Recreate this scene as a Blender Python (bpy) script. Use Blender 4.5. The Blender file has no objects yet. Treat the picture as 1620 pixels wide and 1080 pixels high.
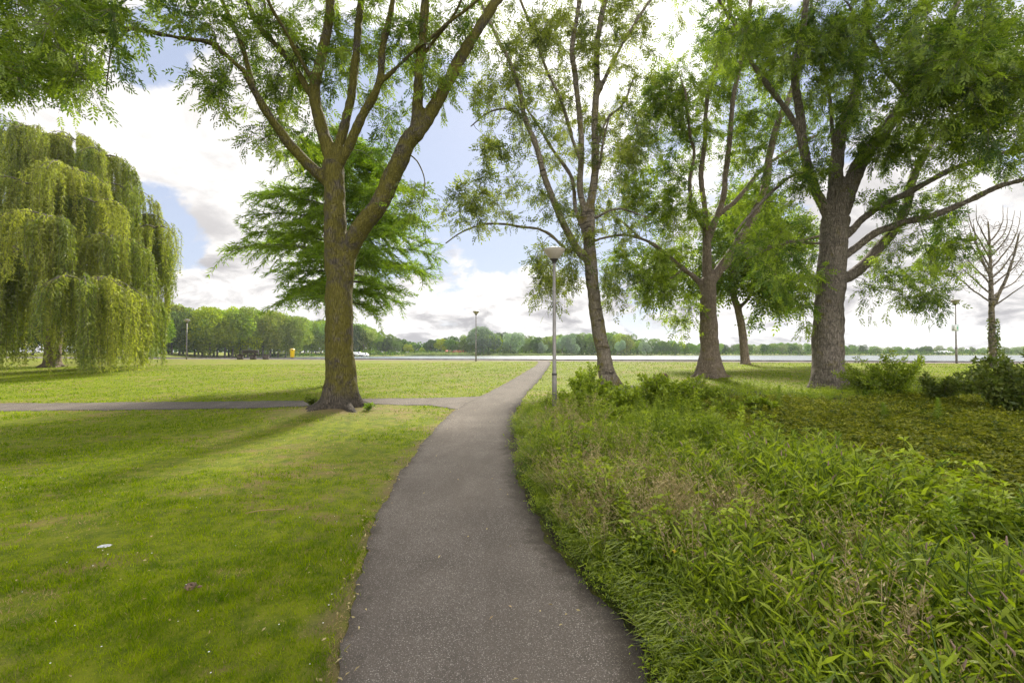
import bpy, math, random
import numpy as np
from mathutils import Vector

R = math.radians
rng = np.random.default_rng(7)
random.seed(7)
sc = bpy.context.scene
COL = sc.collection

# ------------------------------------------------------------------ camera
EYE = 1.6
F = 720.0                       # focal length in pixels of the 1620 px wide photograph
PITCH = math.atan(17 / F)
cam_d = bpy.data.cameras.new('camera')
cam_d.sensor_width = 36.0
cam_d.lens = 16.0
cam_d.clip_start = 0.05
cam_d.clip_end = 6000
cam = bpy.data.objects.new('camera', cam_d)
cam.location = (0, 0, EYE)
cam.rotation_euler = (math.pi / 2 + PITCH, 0, 0)
COL.objects.link(cam)
sc.camera = cam

# ------------------------------------------------------------------ light
SUN_EL, SUN_AZ = R(38), R(8)
sdir = Vector((math.sin(SUN_AZ) * math.cos(SUN_EL), math.cos(SUN_AZ) * math.cos(SUN_EL), math.sin(SUN_EL)))
sun_d = bpy.data.lights.new('sun', 'SUN')
sun_d.energy = 3.6
sun_d.angle = R(10.0)
sun_d.color = (1.0, 0.93, 0.80)
sun = bpy.data.objects.new('sun', sun_d)
sun.rotation_euler = sdir.to_track_quat('Z', 'Y').to_euler()
sun.location = (10, 30, 40)
COL.objects.link(sun)

sc.view_settings.view_transform = 'Standard'
sc.view_settings.look = 'None'
sc.view_settings.gamma = 1.0
sc.view_settings.exposure = 1.62
sc.cycles.max_bounces = 8
sc.cycles.diffuse_bounces = 5
sc.cycles.glossy_bounces = 2
sc.cycles.transmission_bounces = 5
sc.cycles.transparent_max_bounces = 4
sc.cycles.use_denoising = True
sc.cycles.sample_clamp_indirect = 6
sc.cycles.caustics_reflective = False
sc.cycles.caustics_refractive = False


# ------------------------------------------------------------------ node helper
class NT:
    def __init__(self, tree):
        self.t = tree
        self.n = tree.nodes
        self.l = tree.links

    def node(self, typ, ins=None, **kw):
        nd = self.n.new(typ)
        for k, v in kw.items():
            setattr(nd, k, v)
        for k, v in (ins or {}).items():
            s = nd.inputs[k]
            if isinstance(v, bpy.types.NodeSocket):
                self.l.new(v, s)
            else:
                s.default_value = v
        return nd

    def math(self, op, a, b=0.0, c=None, clamp=False):
        nd = self.node('ShaderNodeMath', operation=op, use_clamp=clamp)
        for i, v in enumerate((a, b, c)):
            if v is None:
                continue
            if isinstance(v, bpy.types.NodeSocket):
                self.l.new(v, nd.inputs[i])
            else:
                nd.inputs[i].default_value = v
        return nd.outputs[0]

    def mapr(self, v, a, b, c=0.0, d=1.0, smooth=True):
        nd = self.node('ShaderNodeMapRange', {'Value': v, 'From Min': a, 'From Max': b, 'To Min': c, 'To Max': d})
        nd.interpolation_type = 'SMOOTHSTEP' if smooth else 'LINEAR'
        return nd.outputs[0]

    def mix(self, f, a, b, mode='MIX'):
        nd = self.node('ShaderNodeMix', data_type='RGBA', blend_type=mode)
        for k, v in ((0, f), (6, a), (7, b)):
            if isinstance(v, bpy.types.NodeSocket):
                self.l.new(v, nd.inputs[k])
            else:
                nd.inputs[k].default_value = v if k == 0 or len(v) == 4 else (*v, 1)
        return nd.outputs[2]

    def noise(self, vec, scale, detail=4, rough=0.55, dist=0.0):
        return self.node('ShaderNodeTexNoise', {'Vector': vec, 'Scale': scale, 'Detail': detail,
                                                'Roughness': rough, 'Distortion': dist}).outputs[0]


# ------------------------------------------------------------------ sky
world = bpy.data.worlds.new('World')
sc.world = world
world.use_nodes = True
W = NT(world.node_tree)
W.n.clear()
sky = W.node('ShaderNodeTexSky')
sky.sky_type = 'NISHITA'
sky.sun_disc = False
sky.sun_elevation = SUN_EL
sky.sun_rotation = SUN_AZ
sky.altitude = 0
sky.air_density = 1.0
sky.dust_density = 0.4
tc = W.node('ShaderNodeTexCoord').outputs['Generated']
sep = W.node('ShaderNodeSeparateXYZ', {0: tc})
zz = W.math('MAXIMUM', sep.outputs[2], 0.0)
zi = W.math('ADD', zz, 0.34)
pl = W.node('ShaderNodeCombineXYZ', {0: W.math('DIVIDE', sep.outputs[0], zi), 1: W.math('DIVIDE', sep.outputs[1], zi),
                                     2: 0.37}).outputs[0]
n1 = W.noise(pl, 2.3, 10, 0.60, 0.3)
n2 = W.noise(pl, 1.0, 3, 0.5, 0.0)


def lobe(px, py, size, amp):
    d = Vector(((px - 810) / F, 1.0, (557 - py) / F)).normalized()
    dot = W.node('ShaderNodeVectorMath', {0: tc, 1: d}, operation='DOT_PRODUCT').outputs['Value']
    return W.mapr(dot, math.cos(R(size)), 1.0, 0.0, amp)


acc = W.math('ADD', W.math('MULTIPLY', n1, 0.75), W.math('MULTIPLY', n2, 0.25))
for lb in ((270, 190, 18, .34), (390, 270, 12, .16), (300, 350, 7, -.30), (262, 75, 6, -.30), (1280, 200, 25, .06), (520, 420, 14, .10), (720, 260, 20, -.20),
           (890, 10, 22, .20), (360, 440, 12, .12), (760, 430, 14, .12), (1130, 330, 24, -.06), (1060, 90, 12, -.08),
           (560, 200, 12, -.12), (1560, 420, 24, .10), (1000, 480, 12, .06), (225, 330, 7, -.15), (60, 150, 14, -.12)):
    acc = W.math('ADD', acc, lobe(*lb))
low = W.mapr(sep.outputs[2], 0.05, 0.26, 0.10, 0.0)
acc = W.math('ADD', acc, low)
mask = W.mapr(acc, 0.515, 0.59)
shade_n = W.noise(W.node('ShaderNodeVectorMath', {0: pl, 1: (0.12, -0.35, 0.1)}, operation='ADD').outputs[0], 3.4, 8, .60, .4)
lowband = W.mapr(sep.outputs[2], 0.03, 0.40, 1.0, 0.38)
grey = W.math('MULTIPLY', W.mapr(shade_n, 0.44, 0.64), lowband)
ccol = W.mix(grey, (0.37, 0.362, 0.356), (0.160, 0.156, 0.163))
glow = W.math('ADD', lobe(890, 10, 30, 0.5), 1.0)
ccol = W.mix(1.0, ccol, W.node('ShaderNodeCombineXYZ', {0: glow, 1: W.math('MULTIPLY', glow, 0.99), 2: W.math('MULTIPLY', glow, .975)}).outputs[0], 'MULTIPLY')
# front-lit clouds opposite the sun, boosted behind the camera as added fill light
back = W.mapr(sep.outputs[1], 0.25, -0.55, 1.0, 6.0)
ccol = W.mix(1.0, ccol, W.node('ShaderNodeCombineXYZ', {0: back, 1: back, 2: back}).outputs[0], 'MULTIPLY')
# thin veil of haze cloud over the blue
veil = W.mapr(sep.outputs[2], 0.0, 0.7, 0.80, 0.62)
skyc = W.mix(1.0, sky.outputs[0], (0.055, 0.055, 0.055), 'MULTIPLY')
skyv = W.mix(veil, skyc, (0.200, 0.215, 0.265))
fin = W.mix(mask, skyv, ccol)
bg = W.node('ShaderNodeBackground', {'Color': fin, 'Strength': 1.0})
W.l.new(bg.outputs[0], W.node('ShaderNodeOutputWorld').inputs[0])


# ------------------------------------------------------------------ terrain
def sm(x, a, b):
    t = np.clip((x - a) / (b - a), 0, 1)
    return t * t * (3 - 2 * t)


SH_U = np.array([-1.4, -.80, -.74, -.66, -.55, -.40, -.20, 0, .3, .6, 1.2, 3])
SH_D = np.array([30, 52, 110, 165, 205, 225, 265, 285, 305, 325, 345, 345])
TREE1 = (-4.33, 11.5)


def zg(x, y):
    x = np.asarray(x, float)
    y = np.asarray(y, float)
    v = y + .3 * x
    t = v / 35.0
    z = .9 * np.clip((t - .2) / .8, 0, 1)
    z = z + .03 * np.sin(x * .35 + 1) * np.sin(y * .28) * sm(y, 3, 10) * (1 - sm(t, .85, 1.0))
    z = z + .15 * np.exp(-((x - TREE1[0]) ** 2 + (y - TREE1[1]) ** 2) / 3.2)
    u = x / np.maximum(y, 1)
    far = np.interp(u, SH_U, SH_D)
    lake = (v > 39.6) & (y > 4)
    inlake = sm(v, 39.6, 41.2) * (1 - sm(y, far, far + 3)) * (y > 4)
    shore = np.where(lake, .9 * (1 - sm(v, 60, 120)) * (u < -.78) - .3 * sm(v, 60, 120) + sm(y, far + 3, far + 90) * 1.6, 0)
    z = np.where(lake, np.where(u < -.78, z * 0 + .9, shore), z)
    z = z * (1 - inlake) - 1.3 * inlake
    return z


def zg1(x, y):
    return float(zg(x, y))


def P(px, py, D):
    """world point seen at photo pixel (px, py) lying D metres ahead"""
    cx, cy = (px - 810) / F, -(py - 540) / F
    fy = math.cos(PITCH) - cy * math.sin(PITCH)
    fz = math.sin(PITCH) + cy * math.cos(PITCH)
    s = D / fy
    return np.array([cx * s, D, EYE + fz * s])


def hit(px, py):
    """where the ray through a photo pixel meets the ground"""
    Ds = np.concatenate([np.arange(1.2, 45, .05), np.arange(45, 400, 1.0)])
    pts = np.array([P(px, py, d) for d in Ds])
    below = pts[:, 2] <= zg(pts[:, 0], pts[:, 1])
    i = int(np.argmax(below)) if below.any() else len(Ds) - 1
    return pts[i, :2]


# ------------------------------------------------------------------ mesh helpers
def tag(o, label=None, cat=None, group=None, kind=None):
    if label:
        o['label'] = label
    if cat:
        o['category'] = cat
    if group:
        o['group'] = group
    if kind:
        o['kind'] = kind
    return o


def mesh_np(name, verts, quads=None, tris=None, mats=(), qmat=None, tmat=None, tint=None, smooth=False):
    verts = np.ascontiguousarray(verts, dtype=np.float32)
    nq = 0 if quads is None else len(quads)
    nt = 0 if tris is None else len(tris)
    me = bpy.data.meshes.new(name)
    me.vertices.add(len(verts))
    me.vertices.foreach_set('co', verts.ravel())
    loops = np.concatenate([np.asarray(quads, np.int32).ravel() if nq else np.zeros(0, np.int32),
                            np.asarray(tris, np.int32).ravel() if nt else np.zeros(0, np.int32)])
    me.loops.add(len(loops))
    me.loops.foreach_set('vertex_index', loops)
    me.polygons.add(nq + nt)
    starts = np.concatenate([np.arange(nq) * 4, nq * 4 + np.arange(nt) * 3]).astype(np.int32)
    me.polygons.foreach_set('loop_start', starts)
    tot = np.concatenate([np.full(nq, 4), np.full(nt, 3)]).astype(np.int32)
    try:
        me.polygons.foreach_set('loop_total', tot)
    except Exception:
        pass
    for m in mats:
        me.materials.append(m)
    if qmat is not None or tmat is not None:
        mi = np.concatenate([np.zeros(nq, np.int32) if qmat is None else np.asarray(qmat, np.int32),
                             np.zeros(nt, np.int32) if tmat is None else np.asarray(tmat, np.int32)])
        me.polygons.foreach_set('material_index', mi)
    if smooth:
        me.polygons.foreach_set('use_smooth', np.ones(nq + nt, bool))
    me.update(calc_edges=True)
    if tint is not None:
        a = me.attributes.new('tint', 'FLOAT', 'FACE')
        a.data.foreach_set('value', np.asarray(tint, np.float32))
    return me


class MB:
    """collects numpy geometry for one mesh"""

    def __init__(self):
        self.v, self.q, self.t, self.qm, self.tm, self.qt, self.tt = [], [], [], [], [], [], []
        self.n = 0

    def add(self, v, q=None, t=None, mat=0, tint=0.5):
        v = np.asarray(v, float).reshape(-1, 3)
        self.v.append(v)
        if q is not None and len(q):
            q = np.asarray(q, np.int64) + self.n
            self.q.append(q)
            self.qm.append(np.broadcast_to(np.asarray(mat), (len(q),)))
            self.qt.append(np.broadcast_to(np.asarray(tint, float), (len(q),)))
        if t is not None and len(t):
            t = np.asarray(t, np.int64) + self.n
            self.t.append(t)
            self.tm.append(np.broadcast_to(np.asarray(mat), (len(t),)))
            self.tt.append(np.broadcast_to(np.asarray(tint, float), (len(t),)))
        self.n += len(v)

    def mesh(self, name, mats, smooth=False):
        q = np.concatenate(self.q) if self.q else None
        t = np.concatenate(self.t) if self.t else None
        z = np.zeros(0)
        return mesh_np(name, np.concatenate(self.v), q, t, mats,
                       np.concatenate(self.qm) if self.q else None, np.concatenate(self.tm) if self.t else None,
                       np.concatenate([np.concatenate(self.qt) if self.q else z, np.concatenate(self.tt) if self.t else z]), smooth)

    def obj(self, name, mats, parent=None, smooth=False):
        me = self.mesh(name, mats, smooth)
        return link(name, me, parent)


def link(name, me, parent=None, loc=None):
    o = bpy.data.objects.new(name, me)
    COL.objects.link(o)
    if parent is not None:
        o.parent = parent
    if loc is not None:
        o.location = loc
    return o


def empty(name, loc, label, cat, group=None):
    o = bpy.data.objects.new(name, None)
    o.empty_display_size = .2
    COL.objects.link(o)
    o.location = loc
    return tag(o, label, cat, group)


def unit(a):
    return a / np.maximum(np.linalg.norm(a, axis=-1, keepdims=True), 1e-9)


def tube(mb, pts, rad, n=8, cap=True, mat=0, tint=.5, wob=0.0):
    pts = np.asarray(pts, float)
    rad = np.asarray(rad, float)
    tan = unit(np.gradient(pts, axis=0))
    ref = np.array([0, 0, 1.0]) if abs(tan[0][2]) < .9 else np.array([1.0, 0, 0])
    s = unit(np.cross(tan[0], ref))
    ang = np.linspace(0, 2 * math.pi, n, endpoint=False)
    V = []
    for i in range(len(pts)):
        s = unit(s - tan[i] * np.dot(s, tan[i]))
        b = np.cross(tan[i], s)
        rr = rad[i] * (1 + wob * np.sin(ang * 3 + i * .7) * .5 + wob * np.sin(ang * 2 - i * .4) * .5)
        V.append(pts[i] + (np.cos(ang) * rr)[:, None] * s + (np.sin(ang) * rr)[:, None] * b)
    V = np.concatenate(V)
    m = len(pts)
    i = np.arange(m - 1)[:, None] * n
    j = np.arange(n)[None, :]
    k = (j + 1) % n
    q = np.stack([i + j, i + k, i + n + k, i + n + j], -1).reshape(-1, 4)
    t = None
    if cap:
        V = np.concatenate([V, pts[:1], pts[-1:]])
        a = np.arange(n)
        b = (a + 1) % n
        t = np.concatenate([np.stack([b, a, np.full(n, m * n)], -1),
                            np.stack([(m - 1) * n + a, (m - 1) * n + b, np.full(n, m * n + 1)], -1)])
    mb.add(V, q, t, mat, tint)


def box(mb, c, size, rz=0.0, mat=0, bev=0.0):
    x, y, z = np.array(size) / 2.0
    if bev <= 0:
        V = np.array([[sx * x, sy * y, sz * z] for sz in (-1, 1) for sx, sy in ((-1, -1), (1, -1), (1, 1), (-1, 1))])
        Q = [[0, 3, 2, 1], [4, 5, 6, 7], [0, 1, 5, 4], [1, 2, 6, 5], [2, 3, 7, 6], [3, 0, 4, 7]]
        T = None
    else:
        b = bev
        ring = [(-x + b, -y), (x - b, -y), (x, -y + b), (x, y - b), (x - b, y), (-x + b, y), (-x, y - b), (-x, -y + b)]
        inn = [(px * (1 - b / x), py * (1 - b / y)) for px, py in ring]
        V = []
        for zz_, rg in ((-z, inn), (-z + b, ring), (z - b, ring), (z, inn)):
            V += [(px, py, zz_) for px, py in rg]
        V = np.array(V)
        Q = []
        for l in range(3):
            for a in range(8):
                c2 = (a + 1) % 8
                Q.append([l * 8 + a, l * 8 + c2, (l + 1) * 8 + c2, (l + 1) * 8 + a])
        T = []
        for a in range(1, 7):
            T.append([0, a + 1, a])
            T.append([24, 24 + a, 24 + a + 1])
    cs, sn = math.cos(rz), math.sin(rz)
    V = V @ np.array([[cs, sn, 0], [-sn, cs, 0], [0, 0, 1]]) + np.array(c)
    mb.add(V, Q, T, mat)


def lathe(mb, prof, c=(0, 0, 0), n=24, mat=0):
    ang = np.linspace(0, 2 * math.pi, n, endpoint=False)
    V = np.concatenate([np.stack([r * np.cos(ang), r * np.sin(ang), np.full(n, z)], -1) for r, z in prof]) + np.array(c)
    i = np.arange(len(prof) - 1)[:, None] * n
    j = np.arange(n)[None, :]
    k = (j + 1) % n
    q = np.stack([i + j, i + k, i + n + k, i + n + j], -1).reshape(-1, 4)
    mb.add(V, q, None, mat)


def smooth_line(pts, step=.15):
    """Catmull-Rom through pts (any dimension), resampled"""
    pts = np.asarray(pts, float)
    if len(pts) < 3:
        n = max(2, int(np.linalg.norm(pts[-1, :3] - pts[0, :3]) / step) + 1)
        return pts[0] + (pts[-1] - pts[0]) * np.linspace(0, 1, n)[:, None]
    p = np.concatenate([[2 * pts[0] - pts[1]], pts, [2 * pts[-1] - pts[-2]]])
    out = []
    for i in range(1, len(p) - 2):
        n = max(2, int(np.linalg.norm((p[i + 1] - p[i])[:3]) / step))
        t = np.linspace(0, 1, n, endpoint=False)[:, None]
        a, b, c, d = p[i - 1], p[i], p[i + 1], p[i + 2]
        out.append(.5 * (2 * b + (c - a) * t + (2 * a - 5 * b + 4 * c - d) * t ** 2 + (3 * b - a - 3 * c + d) * t ** 3))
    out.append(pts[-1:])
    return np.concatenate(out)


def randdir(n, zbias=0.0, zs=1.0):
    d = rng.normal(size=(n, 3))
    d[:, 2] = d[:, 2] * zs + zbias
    return unit(d)


def leaves(mb, b, d, L, Wd, nrm=None, mat=0, tint=None, fold=.25):
    """diamond leaves: base b, direction d, lengths L, widths Wd"""
    n = len(b)
    L = np.broadcast_to(L, (n,))[:, None]
    Wd = np.broadcast_to(Wd, (n,))[:, None]
    if nrm is None:
        nrm = randdir(n, .6)
    s = unit(np.cross(d, nrm))
    up = np.cross(s, d)
    mid = b + d * L * .45
    v = np.stack([b, mid + s * Wd * .5 + up * Wd * fold, b + d * L - up * L * .06, mid - s * Wd * .5 + up * Wd * fold], 1)
    q = np.arange(n * 4).reshape(-1, 4)
    mb.add(v.reshape(-1, 3), q, None, mat, rng.random(n) if tint is None else tint)


def ash_leaves(mb, b, a, L, pairs=4, mat=0, tint=None, wl=.34, ll=.42):
    """pinnate compound leaves: base b, axis a, length L"""
    n = len(b)
    nrm = unit(randdir(n, 1.3))
    s = unit(np.cross(a, nrm))
    nn = np.cross(s, a)
    L = np.broadcast_to(L, (n,))[:, None]
    tint = rng.random(n) if tint is None else tint
    for k in range(pairs + 1):
        t = .28 + .72 * k / pairs
        curve = -nn * (t ** 2) * L * .12 + np.array([0, 0, -1.0]) * (t ** 2) * L * .12
        pos = b + a * L * t + curve
        if k == pairs:
            leaves(mb, pos, a, (L * ll)[:, 0], (L * ll * wl)[:, 0], nn, mat, tint)
        else:
            for sg in (-1, 1):
                d = unit(a * .55 + s * sg * .84 + np.array([0, 0, -.18]) + rng.normal(size=(n, 3)) * .12)
                leaves(mb, pos, d, (L * ll * (1 - .25 * abs(t - .65)))[:, 0], (L * ll * wl)[:, 0], nn, mat,
                       np.clip(tint + rng.normal(size=n) * .08, 0, 1))


# ------------------------------------------------------------------ materials
def mat_new(name):
    m = bpy.data.materials.new(name)
    m.use_nodes = True
    t = NT(m.node_tree)
    t.n.clear()
    return m, t


def finish(t, shader, bump=None):
    t.l.new(shader, t.node('ShaderNodeOutputMaterial').inputs[0])


def leaf_mat(name, c1, c2, t1=None, transl=.45, gloss=.02, rough=.5, objvar=0.0):
    """c1..c2 reflectance by tint; transmitted light is yellower"""
    m, t = mat_new(name)
    at = t.node('ShaderNodeAttribute', attribute_name='tint').outputs['Fac']
    c = t.mix(at, c1, c2)
    if objvar:
        rn = t.node('ShaderNodeObjectInfo').outputs['Random']
        hs = t.node('ShaderNodeHueSaturation', {'Hue': t.mapr(rn, 0, 1, .5 - .012 * objvar, .5 + .02 * objvar, False),
                                                'Saturation': t.mapr(t.math('FRACT', t.math('MULTIPLY', rn, 7.3)), 0, 1, .8, 1.1, False),
                                                'Value': t.mapr(t.math('FRACT', t.math('MULTIPLY', rn, 3.7)), 0, 1, 1 - .3 * objvar, 1 + .3 * objvar, False), 'Color': c})
        c = hs.outputs[0]
    tcol = t.mix(1.0, c, (*(t1 or (1.35, 1.5, .7)), 1), 'MULTIPLY')
    df = t.node('ShaderNodeBsdfDiffuse', {'Color': c})
    tr = t.node('ShaderNodeBsdfTranslucent', {'Color': tcol})
    mx = t.node('ShaderNodeMixShader', {0: transl, 1: df.outputs[0], 2: tr.outputs[0]})
    gl = t.node('ShaderNodeBsdfGlossy', {'Color': (1, 1, 1, 1), 'Roughness': rough})
    mx2 = t.node('ShaderNodeMixShader', {0: gloss, 1: mx.outputs[0], 2: gl.outputs[0]})
    finish(t, mx2.outputs[0])
    return m


def simple_mat(name, col, rough=.6, metal=0.0, var=.15, scale=8.0, bump=.0):
    m, t = mat_new(name)
    co = t.node('ShaderNodeTexCoord').outputs['Object']
    nz = t.noise(co, scale, 5, .6)
    lo = tuple(c * (1 - var) for c in col)
    hi = tuple(min(1, c * (1 + var)) for c in col)
    c = t.mix(t.mapr(nz, .3, .7), (*lo, 1), (*hi, 1))
    p = t.node('ShaderNodeBsdfPrincipled', {'Base Color': c, 'Roughness': rough, 'Metallic': metal})
    if bump:
        bp = t.node('ShaderNodeBump', {'Strength': bump, 'Distance': .01, 'Height': t.noise(co, scale * 4, 4, .6)})
        t.l.new(bp.outputs[0], p.inputs['Normal'])
    finish(t, p.outputs[0])
    return m


def bark_mat(name, dark, light, moss=(.13, .11, .015), moss_amt=.3, ridge=26.0, bands=0.0, base_grey=False, warm=0.0):
    m, t = mat_new(name)
    co = t.node('ShaderNodeTexCoord').outputs['Object']
    st = t.node('ShaderNodeMapping', {'Vector': co, 'Scale': (1, 1, .16)}).outputs[0]
    big = t.noise(co, 1.6, 5, .6)
    fib = t.noise(st, ridge * 1.5, 8, .72, .6)
    vor = t.node('ShaderNodeTexVoronoi', {'Vector': st, 'Scale': ridge * 1.5}, feature='DISTANCE_TO_EDGE').outputs['Distance']
    crack = t.mapr(vor, 0.0, .16)
    c = t.mix(t.mapr(fib, .36, .62), dark, light)
    c = t.mix(t.math('MULTIPLY', t.math('SUBTRACT', 1.0, crack), .42), c, tuple(x * .5 for x in dark))
    c = t.mix(t.mapr(big, .45, .7, 0, .5), c, tuple(x * .55 for x in light))
    ht = t.math('ADD', t.math('MULTIPLY', fib, .7), t.math('MULTIPLY', crack, .6))
    if bands:
        sb = t.node('ShaderNodeMapping', {'Vector': co, 'Scale': (.9, .9, 5.5)}).outputs[0]
        bn = t.noise(sb, 2.0, 4, .6, .5)
        c = t.mix(t.mapr(bn, .56, .63, 0, bands), c, tuple(x * .45 for x in dark))
    rg = t.noise(t.node('ShaderNodeMapping', {'Vector': co, 'Scale': (.7, .7, 3.2)}).outputs[0], 3.0, 6, .68, .8)
    c = t.mix(t.mapr(rg, .58, .66, 0, .55), c, tuple(x * .5 for x in dark))
    c = t.mix(t.mapr(t.noise(co, 7.0, 5, .7), .60, .74, 0, .5), c, tuple(min(1, x * 1.45) for x in light))
    mn = t.noise(co, 2.4, 6, .7, .3)
    mm = t.mapr(mn, .62 - moss_amt * .5, .80 - moss_amt * .5, 0, .85)
    if base_grey:
        z = t.node('ShaderNodeSeparateXYZ', {0: co}).outputs[2]
        edge = t.math('ADD', z, t.math('MULTIPLY', mn, .8))
        mm = t.math('MULTIPLY', mm, t.mapr(edge, .62, 1.0))
    c = t.mix(mm, c, t.mix(fib, moss, tuple(x * 1.9 for x in moss)))
    p = t.node('ShaderNodeBsdfPrincipled', {'Base Color': c, 'Roughness': .85})
    p.inputs['Specular IOR Level'].default_value = .2
    bp = t.node('ShaderNodeBump', {'Strength': 1.0, 'Distance': .06, 'Height': ht})
    t.l.new(bp.outputs[0], p.inputs['Normal'])
    finish(t, p.outputs[0])
    return m


# ground: lawn with worn straw patches; bare soil where the weeds grow
def ground_mat():
    m, t = mat_new('lawn_and_soil')
    co = t.node('ShaderNodeTexCoord').outputs['Object']
    a = t.noise(co, .55, 5, .65, .6)
    b = t.noise(co, 5.0, 6, .7, .2)
    stv = t.node('ShaderNodeMapping', {'Vector': co, 'Scale': (1.0, 2.2, 1)}).outputs[0]
    b2 = t.noise(stv, 1.7, 5, .7, .5)
    f = t.noise(co, 60.0, 4, .75)
    g = t.mix(t.mapr(b, .35, .65), (.055, .090, .003), (.165, .190, .007))
    g = t.mix(t.mapr(f, .35, .7, 0, .55), g, (.18, .20, .010))
    straw = t.math('MULTIPLY', t.mapr(a, .46, .60), t.mapr(b2, .42, .60))
    g = t.mix(t.math('MULTIPLY', straw, .85), g, t.mix(f, (.13, .085, .032), (.27, .20, .085)))
    zone = t.node('ShaderNodeAttribute', attribute_name='zone')
    zs = t.node('ShaderNodeSeparateColor', {0: zone.outputs['Color']})
    soil = t.mix(b, (.018, .014, .008), (.055, .043, .024))
    c = t.mix(zs.outputs[0], g, soil)
    c = t.mix(zs.outputs[1], c, t.mix(f, (.10, .072, .035), (.20, .15, .075)))
    p = t.node('ShaderNodeBsdfPrincipled', {'Base Color': c, 'Roughness': .9})
    p.inputs['Specular IOR Level'].default_value = .15
    bp = t.node('ShaderNodeBump', {'Strength': .8, 'Distance': .03, 'Height': t.math('ADD', f, t.math('MULTIPLY', b, .6))})
    t.l.new(bp.outputs[0], p.inputs['Normal'])
    finish(t, p.outputs[0])
    return m


def asphalt_mat(name, warm=1.0, pale=1.0):
    m, t = mat_new(name)
    co = t.node('ShaderNodeTexCoord').outputs['Object']
    v1 = t.node('ShaderNodeTexVoronoi', {'Vector': co, 'Scale': 140.0})
    rnd = t.node('ShaderNodeSeparateColor', {0: v1.outputs['Color']})
    v2 = t.node('ShaderNodeTexVoronoi', {'Vector': co, 'Scale': 210.0})
    rnd2 = t.node('ShaderNodeSeparateColor', {0: v2.outputs['Color']})
    big = t.noise(co, 1.3, 5, .6, .4)
    mid = t.noise(co, 9.0, 4, .6)
    base = t.mix(t.mapr(big, .3, .7), tuple(x * pale for x in (.094, .081, .065)), tuple(x * pale for x in (.138, .119, .097)))
    base = t.mix(t.mapr(mid, .35, .7, 0, .35), base, tuple(x * pale for x in (.115, .096, .080)))
    c = t.mix(t.mapr(rnd.outputs[1], 0, 1, 0, .5, False), base, tuple(x * pale for x in (.042, .036, .033)))
    s1 = t.math('MULTIPLY', t.mapr(rnd.outputs[0], .80, .84), t.mapr(v1.outputs['Distance'], .45, .25))
    c = t.mix(s1, c, t.mix(rnd.outputs[2], (.24, .21, .17), (.46, .42, .37)))
    s2 = t.math('MULTIPLY', t.mapr(rnd2.outputs[0], .80, .84), t.mapr(v2.outputs['Distance'], .5, .3))
    c = t.mix(s2, c, (.27, .23, .20))
    wear = t.noise(t.node('ShaderNodeMapping', {'Vector': co, 'Scale': (1.6, .35, 1)}).outputs[0], 1.6, 5, .65, .5)
    c = t.mix(t.mapr(wear, .40, .62, 0, .30), c, tuple(x * pale for x in (.070, .058, .046)))
    # grime, moss and leaf mould lying along the edges
    e = t.node('ShaderNodeAttribute', attribute_name='edge')
    es = t.node('ShaderNodeSeparateColor', {0: e.outputs['Color']})
    en = t.noise(co, 6.0, 5, .7)
    rr = t.mapr(t.math('ADD', es.outputs[0], t.math('MULTIPLY', en, .40)), .46, .20)
    c = t.mix(t.math('MULTIPLY', rr, .8), c, t.mix(mid, (.020, .017, .011), (.05, .04, .028)))
    p = t.node('ShaderNodeBsdfPrincipled', {'Base Color': c, 'Roughness': .9})
    p.inputs['Specular IOR Level'].default_value = .12
    bp = t.node('ShaderNodeBump', {'Strength': .5, 'Distance': .004, 'Height': t.math('ADD', v1.outputs['Distance'], t.math('MULTIPLY', s1, 1.0))})
    t.l.new(bp.outputs[0], p.inputs['Normal'])
    finish(t, p.outputs[0])
    return m


def water_mat():
    m, t = mat_new('lake_water')
    co = t.node('ShaderNodeTexCoord').outputs['Object']
    st = t.node('ShaderNodeMapping', {'Vector': co, 'Scale': (.5, 1.2, 1)}).outputs[0]
    n = t.noise(st, 1.2, 5, .65, .3)
    p = t.node('ShaderNodeBsdfPrincipled', {'Base Color': (.10, .13, .14, 1), 'Roughness': .22, 'IOR': 1.33})
    p.inputs['Specular IOR Level'].default_value = 1.0
    bp = t.node('ShaderNodeBump', {'Strength': .5, 'Distance': .2, 'Height': n})
    t.l.new(bp.outputs[0], p.inputs['Normal'])
    finish(t, p.outputs[0])
    return m


M = {}
M['ground'] = ground_mat()
M['path'] = asphalt_mat('asphalt_chippings')
M['path2'] = asphalt_mat('asphalt_side', pale=1.05)
M['prom'] = asphalt_mat('promenade_paving', pale=1.9)
M['water'] = water_mat()
M['bark1'] = bark_mat('ash_bark_mossy', (.042, .034, .025), (.128, .106, .078), (.080, .070, .008), .54, 20, base_grey=True)
M['bark2'] = bark_mat('ash_bark_banded', (.13, .105, .078), (.34, .29, .22), (.12, .10, .015), .26, 22, bands=.9)
M['bark3'] = bark_mat('ash_bark_brown', (.14, .108, .078), (.36, .285, .205), (.12, .10, .02), .16, 22)
M['bark4'] = bark_mat('ash_bark_grey', (.115, .094, .072), (.31, .262, .205), (.11, .09, .02), .16, 20, bands=.35)
M['twig'] = simple_mat('twig_bark', (.085, .07, .048), .85)
M['ash1'] = leaf_mat('ash_leaf_dark', (.050, .090, .012), (.215, .275, .026), transl=.40)
M['ash2'] = leaf_mat('ash_leaf_olive', (.070, .095, .020), (.260, .285, .050), transl=.42)
M['ash3'] = leaf_mat('ash_leaf_bright', (.060, .105, .013), (.255, .320, .030), transl=.42)
M['ash4'] = leaf_mat('ash_leaf_deep', (.048, .092, .012), (.235, .300, .028), transl=.40)
M['willow'] = leaf_mat('willow_leaf', (.105, .150, .022), (.330, .335, .042), transl=.42)
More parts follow.
